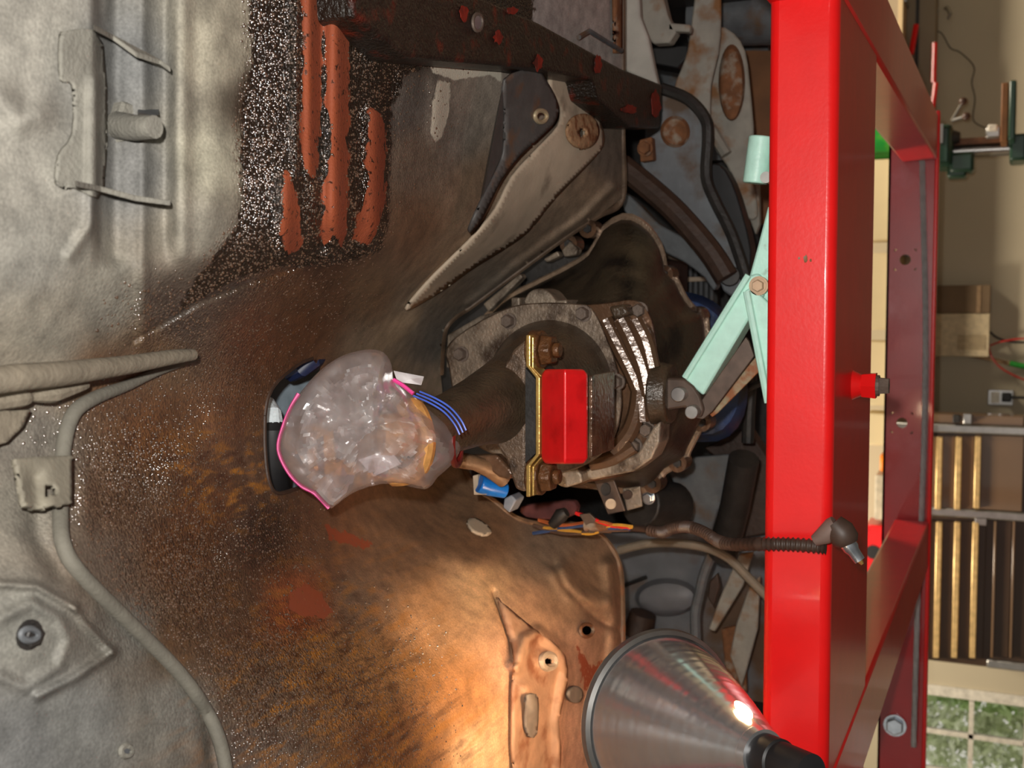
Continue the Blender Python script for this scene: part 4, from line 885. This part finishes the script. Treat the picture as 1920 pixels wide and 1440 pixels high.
# ------------------------------------------------------------------ wiring beside the gearbox
hn = thing('wiring_harness', 'brown corrugated wiring loom draped over the red beam with a plug', 'wiring loom', W(1400, 1020, 1.38))
lp = smoothc([(1178,990),(1205,992),(1240,998),(1262,990),(1290,988),(1320,998),(1345,1014),(1375,1021),(1430,1020),(1490,1021),(1548,1026)], 26, False)
yy = np.interp([p[0] for p in lp], [1178, 1300, 1380, 1425, 1550], [1.60, 1.52, 1.44, y0 - .018, y0 - .02])
lr = [.0078 + .0013 * math.sin(i * 1.6) if p[0] > 1215 else .005 for i, p in enumerate(lp)]
obj('loom', tube([W(p[0], p[1], q) for p, q in zip(lp, yy)], lr, 10), M_loom, hn, True, ang=80)
yc = y0 - .03
obj('plug_body', tube([W(1527,1014,yc), W(1545,1004,yc), W(1562,990,yc), W(1570,984,yc)], [.007, .011, .013, .012], 14), mat('grey_brown_plug', (116, 96, 88), .5), hn, True)
obj('plug_collar', tube([W(1562,980,yc), W(1576,996,yc), W(1586,1012,yc), W(1590,1020,yc)], [.012, .0165, .016, .012], 16), M_loom, hn, True)
obj('plug_tip', tube([W(1588,1017,yc), W(1596,1028,yc), W(1600,1034,yc), W(1612,1051,yc)], [.0095, .0095, .0075, .0068], 16), M_zincw, hn, True)
obj('plug_pin', tube([W(1612,1051,yc), W(1617,1058,yc)], [.0035, .002], 8), M_zinc, hn, True)
WC = [((220,40,40), [(1080,962),(1110,972),(1140,985),(1180,990)]), ((200,150,60), [(1020,990),(1070,995),(1110,1000),(1150,985),(1185,988)]), ((60,80,120), [(1000,1000),(1050,992),(1100,985),(1150,992),(1180,992)]), ((170,90,50), [(1010,975),(1060,985),(1120,978),(1170,992)]), ((90,70,60), [(1000,985),(1060,1000),(1130,995),(1180,993)])]
for c, pts in WC:
    obj('wire', tube([W(a, b, np.interp(a, [1000, 1190], [1.64, 1.58])) for a, b in smoothc(pts, 5, False)], .0032, 6), mat('wire_%d_%d_%d' % c, c, .4), hn, True)
obj('wire_tape', tube([W(1100,985,1.61), W(1145,990,1.6)], [.010, .008], 10), M_rustb, hn, True)
obj('connector_boot', tube([W(1035,985,1.62), W(1052,966,1.62), W(1062,960,1.62)], [.008, .012, .008], 12), M_dark, hn, True)
obj('wire_clamp', plate([(1085,965),(1105,962),(1128,985),(1130,1000),(1105,1000),(1098,985)], 1.6, .006), M_link, hn, False, .001)
single('rag_strip', plate([(975,950),(1030,942),(1075,940),(1078,965),(1040,975),(985,970)], 1.68, .02, 2), mat('maroon_cloth', (96, 50, 46), .8, 0, .3, 60, .3, 100), 'maroon insulation strip tucked behind the gearbox mount', 'insulation')

# ------------------------------------------------------------------ work lamp
lamp_t = W(1236, 1350, 1.22); lamp_n = W(1428, 1416, 1.10)
ax_ = lamp_t - lamp_n; Lh = np.linalg.norm(ax_); ad, au, av = frame(ax_)
lm = thing('work_lamp', 'shiny spun aluminium clamp lamp aimed up at the tunnel wall', 'lamp', lamp_n)
def revolve(prof, n=64, o=lamp_n):
    V, F = [], []
    for (t, r) in prof:
        for j in range(n):
            a = 2 * math.pi * j / n; V.append(o + ad * t + r * (math.cos(a) * au + math.sin(a) * av))
    for i in range(len(prof) - 1):
        for j in range(n): F.append((i * n + j, i * n + (j + 1) % n, (i + 1) * n + (j + 1) % n, (i + 1) * n + j))
    return V, F
RR = .099; H = Lh
pr = []
for i in range(41):
    t = i / 40; pr.append((H * t, .026 + (RR - .026) * (.65 * t + .35 * math.sin(t * math.pi / 2)) + .0003 * math.sin(i * 2.4)))
rf = obj('reflector', revolve(pr + [(p[0] + .0012, p[1] - .0016) for p in pr[::-1]]), M_chrome, lm, True, ang=60)
obj('rim', revolve([(H - .012, RR - .001), (H - .010, RR + .004), (H - .004, RR + .006), (H, RR + .0045), (H + .002, RR + .001), (H, RR - .002)]), M_steel, rf, True)
obj('collar', revolve([(-.004, .0), (-.004, .026), (.004, .029), (.010, .027), (.014, .026)]), M_chrome, lm, True)
obj('socket', revolve([(-.075, 0), (-.075, .017), (-.03, .0195), (-.028, .0215), (-.004, .0225), (-.004, 0)]), M_blackr, lm, True)
vh = lamp_n + ad * H * .2
Mb = bpy.data.materials.new('lit_bulb'); Mb.use_nodes = True; bb = Mb.node_tree.nodes['Principled BSDF']; bb.inputs['Emission Color'].default_value = (1, .62, .28, 1); bb.inputs['Emission Strength'].default_value = 25
obj('bulb', revolve([(.02, .012), (.035, .016), (.055, .027), (.075, .029), (.092, .02), (.100, .0)]), Mb, lm, True)
# a vent near the neck: a glowing plate stands in for bulb light
vt = H * .12; vr = float(np.interp(vt, [p[0] for p in pr], [p[1] for p in pr]))
tocam = CAM - (lamp_n + ad * vt); tocam -= ad * np.dot(tocam, ad); tocam /= np.linalg.norm(tocam)
up_ = np.cross(ad, tocam); vd = tocam * .45 - up_ * .9; vd /= np.linalg.norm(vd)
if vd @ Rw < 0: vd = tocam * .45 + up_ * .9; vd /= np.linalg.norm(vd)
obj('vent_glow', extrude([lamp_n + ad * (vt + .012 * math.cos(a)) + vd * (vr + .006 + .006 * math.cos(a)) + np.cross(ad, vd) * .0065 * math.sin(a) for a in np.linspace(0, 2 * math.pi, 16, endpoint=False)], [lamp_n + ad * (vt + .012 * math.cos(a)) + vd * (vr + .004 + .006 * math.cos(a)) + np.cross(ad, vd) * .0065 * math.sin(a) for a in np.linspace(0, 2 * math.pi, 16, endpoint=False)]), Mb, lm)
light('work_lamp_bulb', 'POINT', tuple(lamp_n + ad * .118), 1.6, (1.0, .70, .44), .02)
cl0 = lamp_n - ad * .07; cl0 = cl0 + np.array([-.05, 0, 0])
obj('clamp', join(tube([lamp_n - ad * .07, np.array([cl0[0] - .12, y0 - .02, zb + .03]), np.array([cl0[0] - .17, y0 - .006, zb + .05])], .006, 8), box((cl0[0] - .19, y0 - .012, zb - .008), (cl0[0] - .15, y0 + .03, zb)), box((cl0[0] - .19, y0 - .012, zb - .008), (cl0[0] - .15, y0, zb + .07))), M_steel, lm, False, .001)

# ------------------------------------------------------------------ along the back wall
def wrect(px0, py0, px1, py1, y):   # x and z span of a picture rectangle at distance y
    c = (px0 + px1) / 2, (py0 + py1) / 2
    return W(c[0], py1, y)[0], W(c[0], py0, y)[0], W(px1, c[1], y)[2], W(px0, c[1], y)[2]
def wbox(px0, py0, px1, py1, y, th):
    x0, x1, z0, z1 = wrect(px0, py0, px1, py1, y); return box((x0, y, z0), (x1, y + th, z1))
# tool chest
yc_ = 5.05
ch = thing('tool_chest', 'brown tool chest with bright drawer lips and chrome corner posts', 'tool chest', (W(1850, 1020, yc_)[0], yc_ + .2, 0))
M_chest = mat('brown_enamel', (110, 84, 60), .25, 0, .08, 4, coat=.4); M_lip = mat('brass_lip', (225, 190, 130), .35, .5); M_cd = mat('dark_brown_drawer', (66, 48, 34), .35, 0, .1, 6)
x0c, x1c, _, _ = wrect(1740, 795, 1920, 1250, yc_); ztop = W(1740, 1000, yc_)[2]
xm = W(1850, 965, yc_)[0]
obj('carcass', box((x0c, yc_ + .012, .08), (x1c, yc_ + .45, ztop + .15)), M_cd, ch, False, .004)
for a, b in ((W(1830, 805, yc_)[0], 1), (xm, 1), (W(1850, 1243, yc_)[0], 0)):
    zt_ = ztop + .15 if b else W(1850, 1243, yc_)[2]
    obj('corner_post', box((a - .018, yc_ - .012, .08), (a + .018, yc_ + .012, zt_)), M_steel, ch, True, .006)
def drawer(pxa, pxb, pya, pyb, m, lip=True):
    v = wbox(pxa, pya, pxb, pyb, yc_, .012); d_ = obj('drawer', v, m, ch, False, .002)
    if lip:
        x0, x1, z0, z1 = wrect(pxa, pya, pxb, pyb, yc_)
        obj('drawer_lip', box((x0 + .005, yc_ - .022, z1 - .022), (x1 - .005, yc_, z1 + .002)), M_lip, d_, True, .003)
for i, (a, b) in enumerate(((1685,1718),(1720,1754),(1756,1789),(1792,1825),(1828,1918))): drawer(a, b, 817, 957, M_chest if i < 4 else M_chest)
for i, (a, b) in enumerate(((1685,1718),(1720,1754),(1754,1786),(1788,1820),(1822,1846))): drawer(a, b, 976, 1235, M_cd)
for i, (a, b) in enumerate(((1862,1894),(1897,1925))): drawer(a, b, 976, 1232, M_cd, False)
for a in (1861, 1896):
    x0, x1, z0, z1 = wrect(a, 976, a + 5, 1232, yc_); obj('drawer_lip', box((x0, yc_ - .018, z0), (x1, yc_, z1)), M_chest, ch, True, .003)
obj('latch', wbox(1828, 972, 1850, 985, yc_ - .02, .02), M_steel, ch, False, .002)
for k in range(4):
    fx = x0c + .05 if k % 2 else x1c - .05; fy = yc_ + .06 if k < 2 else yc_ + .4
    obj('caster', cyl((fx - .015, fy, .04), (fx + .015, fy, .04), .04, None, 16), M_blackr, ch, True)
obj('chest_edge', wbox(1740, 778, 1920, 797, yc_, .1), M_chest, ch, False, .003)
single('socket_adaptor', wbox(1786, 778, 1800, 793, yc_ - .03, .03), M_dark, 'small black socket clipped to the chest post', 'socket')
single('socket_adaptor', wbox(1806, 776, 1822, 795, yc_ - .03, .03), M_steel, 'small shiny socket clipped to the chest post', 'socket')
# dark bench, added out of view so the beam underside mirrors dark
wk = thing('added_workbench', 'dark brown bench added unseen along the back wall beside the tool chest', 'added_workbench', (.6, 5.2, 0))
xk0 = x1c + .05
obj('bench_top', box((xk0, 4.95, .88), (2.4, YW - .08, .93)), M_cd, wk, False, .004)
for k in range(5):
    xa = xk0 + .05 + k * (2.3 - xk0) / 5; xb_ = xk0 + .02 + (k + 1) * (2.3 - xk0) / 5
    obj('cupboard_door', box((xa, 5.0, .1), (xb_, 5.02, .86)), M_chest, wk, False, .003)
obj('bench_body', box((xk0 + .03, 5.02, 0), (2.38, YW - .08, .88)), M_cd, wk)
# wall outlet, plug and cord
ot = thing('wall_outlet', 'grey steel outlet plate on the cream wall above the chest', 'outlet', (W(1876, 745, YW)[0], YW, W(1876, 745, YW)[2] - .06))
obj('plate', wbox(1852, 731, 1900, 760, YW - .012, .011), M_steel, ot, False, .003)
obj('face', wbox(1858, 735, 1874, 756, YW - .017, .006), M_trim, ot, False, .001)
pg = thing('power_plug', 'black plug pushed into the wall outlet with its cord hanging', 'plug', (W(1890, 745, YW)[0], YW - .03, W(1895, 745, YW)[2]))
obj('plug', wbox(1878, 737, 1897, 754, YW - .05, .036), M_blackr, pg, True, .006)
obj('cord', tube([W(1896,745,YW - .04), W(1930,746,YW - .05), W(1990,750,YW - .05)], .006, 8), M_blackr, pg, True)
# wall box with wires and hose
wb = thing('wall_box', 'cream wall box with its shadow side painted brown on the back wall', 'wall box', (W(1800, 600, YW)[0], YW - .1, W(1857, 600, YW)[2]))
obj('case', wbox(1720, 588, 1855, 668, YW - .1, .1), mat('cream_box', (205, 186, 150), .7), wb, False, .003)
obj('shaded_side', wbox(1720, 535, 1857, 587, YW - .1, .1), mat('box_shade_brown', (120, 98, 72), .8, 0, .2, 8), wb, False, .003)  # shadow side of the box, its shade painted as brown
obj('tape', wbox(1831, 535, 1839, 587, YW - .103, .002), mat('tan_tape', (160, 130, 95), .6), wb)
obj('print', wbox(1795, 628, 1848, 656, YW - .102, .001), mat('pale_print', (178, 158, 124), .8, 0, .2, 40), wb)
def wire(name, pts, y, r, m, lab, cat): single(name, tube([W(a, b, y) for a, b in smoothc(pts, 6, False)], r, 8), m, lab, cat, True, 0)
wire('red_wire', [(1854,650),(1860,670),(1880,692),(1920,712),(1980,730)], YW - .06, .004, mat('red_insulation', (190, 40, 36), .4), 'red wire sagging from the wall box', 'wire')
wire('red_jumper', [(1856,648),(1880,640),(1920,635),(1970,640)], YW - .06, .004, MATS['red_insulation'], 'short red wire crossing the black wire', 'wire')
wire('black_wire', [(1856,622),(1868,632),(1890,640),(1920,642),(1970,640)], YW - .05, .005, M_blackr, 'black wire leaving the wall box', 'wire')
hs_ = thing('garden_hose', 'tan hose with a green end hung below the wall box', 'hose', W(1800, 665, YW - .04))
obj('hose', tube([W(a, b, YW - .03) for a, b in smoothc([(1700,655),(1757,660),(1800,663),(1850,672),(1895,682)], 5, False)], .010, 10), mat('tan_hose', (150, 120, 85), .6), hs_, True)
obj('green_end', tube([W(1893,681,YW - .03), W(1930,689,YW - .03), W(1980,700,YW - .03)], .013, 10), mat('green_rubber', (40, 150, 50), .5), hs_, True)
# drill press
yd = 4.7
dp = thing('drill_press', 'dark green drill press with ball ended feed handles', 'drill press', (W(1800, 275, yd)[0], yd + .1, 0))
M_dgr = mat('dark_green_enamel', (32, 62, 48), .35, 0, .2, 8)
colx = W(1850, 275, yd)[0]
obj('column', cyl((colx, yd + .1, .03), (colx, yd + .1, W(1740, 275, yd)[2]), .026, None, 20), M_steel, dp, True)
obj('column_rack', box((colx + .02, yd + .06, W(1890, 265, yd)[2]), (colx + .045, yd + .10, W(1785, 265, yd)[2])), mat('brown_rack', (110, 70, 42), .5, .3), dp)
obj('head', join(wbox(1740, 232, 1786, 312, yd - .02, .22)), M_dgr, dp, True, .02)
obj('head_cap', wbox(1780, 285, 1826, 322, yd, .12), M_dgr, dp, True, .012)
obj('belt_guard', wbox(1775, 312, 1812, 332, yd + .02, .1), M_dgr, dp, True, .01)
obj('depth_scale', wbox(1760, 232, 1768, 268, yd - .026, .006), M_steel, dp)
obj('chuck', cyl(W(1786, 258, yd + .02), W(1800, 258, yd + .02), .03, .02, 14), M_dark, dp, True)
for e in ((1806, 190), (1812, 218)):
    hd = obj('feed_handle', tube([W(1785, 226, yd - .02), W(e[0], e[1], yd - .04)], .006, 8), M_steel, dp, True)
    c = W(e[0], e[1], yd - .04); obj('ball_knob', tube([c + np.array([0, 0, s]) for s in (-.0155, -.013, -.008, 0, .008, .013, .0155)], [.003, .009, .0135, .0158, .0135, .009, .003], 12), mat('brown_knob', (70, 46, 36), .4), hd, True)
obj('table', wbox(1892, 150, 1905, 262, yd - .12, .3), M_dgr, dp, True, .006)
obj('table_arm', wbox(1893, 250, 1925, 300, yd, .2), M_dgr, dp, True, .01)
obj('base', box((colx - .15, yd - .2, 0), (colx + .15, yd + .2, .03)), M_dgr, dp)
single('wood_block', wbox(1877, 155, 1890, 264, yd - .10, .26), M_wood, 'brown wooden board lying on the drill press table', 'wood board')
lt = thing('gooseneck_lamp', 'small white lamp fixed beside the drill press rack', 'lamp', W(1862, 235, yd - .02))
obj('shade', wbox(1852, 233, 1870, 244, yd - .05, .05), M_trim, lt, True, .004)
obj('holder', wbox(1848, 236, 1876, 258, yd - .02, .04), M_steel, lt, True, .006)
wire('thin_wire', [(1748,58),(1765,62),(1782,90),(1800,98),(1826,125),(1822,155),(1828,185),(1825,225),(1848,240)], YW - .02, .0025, M_dark, 'thin dark wire looping down the cream wall', 'wire')
for k, (a, b) in enumerate(((1748,18),(1772,22))):
    single('wall_hook', tube([W(a,b - 6,YW - .005), W(a + 4,b - 8,YW - .04), W(a + 10,b + 4,YW - .06), W(a + 5,b + 14,YW - .05)], [.007,.009,.008,.005], 8), M_steel, ('small bent metal hook on the wall', 'metal hook with a brown tip on the wall')[k], 'hook', True, 0)
# long shelf with goods between the two beams
ysf = 5.25; zsh = W(1672, 640, ysf)[2]
sf = thing('wall_shelf', 'long board shelf on the back wall behind the far beam', 'shelf', (0, YW - .17, zsh - .02))
obj('board', box((-1.3, ysf, zsh - .02), (1.6, YW, zsh)), mat('pale_board', (190, 165, 125), .7, 0, .1, 10), sf, False, .002)
for x in (-1.0, 0.2, 1.3): obj('bracket', join(box((x - .012, ysf + .03, zsh - .03), (x + .012, YW, zsh - .02)), box((x - .012, YW - .012, zsh - .10), (x + .012, YW, zsh - .02))), M_steel, sf)
def good(pxa, pya, pyb, name, mm, lab, cat, bev=.008):
    x0, x1, _, z1 = wrect(pxa, pya, 1672, pyb, ysf + .05); single(name, box((x0, ysf + .04, zsh), (x1, ysf + .20, z1)), mm, lab, cat, True, bev)
M_cream = mat('cream_carton', (214, 196, 156), .7, 0, .06, 6)
for i, (a, b) in enumerate(((300,452),(475,618),(640,760),(775,835))): good(1600 + 8 * i, a, b, 'carton', M_cream, ('long cream carton on the wall shelf beside the green bottle', 'cream carton on the wall shelf with a tape band', 'cream carton beside the dark gap on the shelf', 'narrow cream carton beside the orange tool')[i], 'carton')
x0, x1, _, _ = wrect(1640, 232, 1672, 298, ysf + .1); xc_ = (x0 + x1) / 2
bt = thing('oil_bottle', 'green plastic bottle on the wall shelf', 'bottle', (xc_, ysf + .12, zsh))
obj('body', tube([(xc_, ysf + .12, zsh), (xc_, ysf + .12, zsh + .01), (xc_, ysf + .12, zsh + .2), (xc_, ysf + .12, zsh + .24)], [(x1 - x0) * .46, (x1 - x0) * .5, (x1 - x0) * .5, .03], 24), mat('green_bottle', (40, 150, 60), .35, 0, .1, 8, 0, 1, (120, 190, 60), .6), bt, True)
obj('cap', cyl((xc_, ysf + .12, zsh + .24), (xc_, ysf + .12, zsh + .28), .03), M_red, bt, True)
good(1640, 196, 228, 'red_tin', M_red, 'red tin on the wall shelf beside the green bottle', 'tin')
good(1650, 852, 884, 'drill_case', mat('orange_plastic', (235, 130, 20), .4), 'orange plastic tool on the wall shelf', 'tool')
good(1640, 890, 975, 'carton', mat('grey_carton', (180, 170, 150), .7), 'grey carton between the orange tool and red tool box', 'carton')
rt = thing('red_tool_box', 'red tool box with a black round opening on the wall shelf', 'tool box', (W(1650, 1025, ysf)[0], ysf + .1, zsh))
x0, x1, _, z1 = wrect(1622, 985, 1672, 1075, ysf + .02); obj('body', box((x0, ysf + .02, zsh), (x1, ysf + .2, z1)), M_red, rt, True, .006)
p = W(1637, 1035, ysf + .02); obj('opening', cyl(p + [0, .01, 0], p - [0, .004, 0], .032, None, 24), M_blackr, rt, True)
# strip of rack behind the right runway
rk = thing('wall_rack', 'grey brown rack board on the wall behind the right runway', 'rack', (W(1720, 60, 5.4)[0], 5.5, W(1755, 60, 5.4)[2]))
obj('board', wbox(1640, -150, 1754, 210, 5.42, .18), mat('grey_brown_board', (146, 132, 110), .7, 0, .1, 4), rk, False, .004)
obj('dark_gap', wbox(1718, -150, 1724, 130, 5.41, .02), M_dark, rk)
for k, (a, b, c, d) in enumerate(((1718,46,1708,102),(1752,80,1750,155),(1754,155,1748,205))):
    single('clamp_bar', tube([W(a, b, 5.36), W(c, d, 5.36)], .012, 8), M_lift, ('short red bar leaning on the rack board', 'upright red rod hung below the rack board', 'lower red rod beside the drill press')[k], 'bar', True, 0)
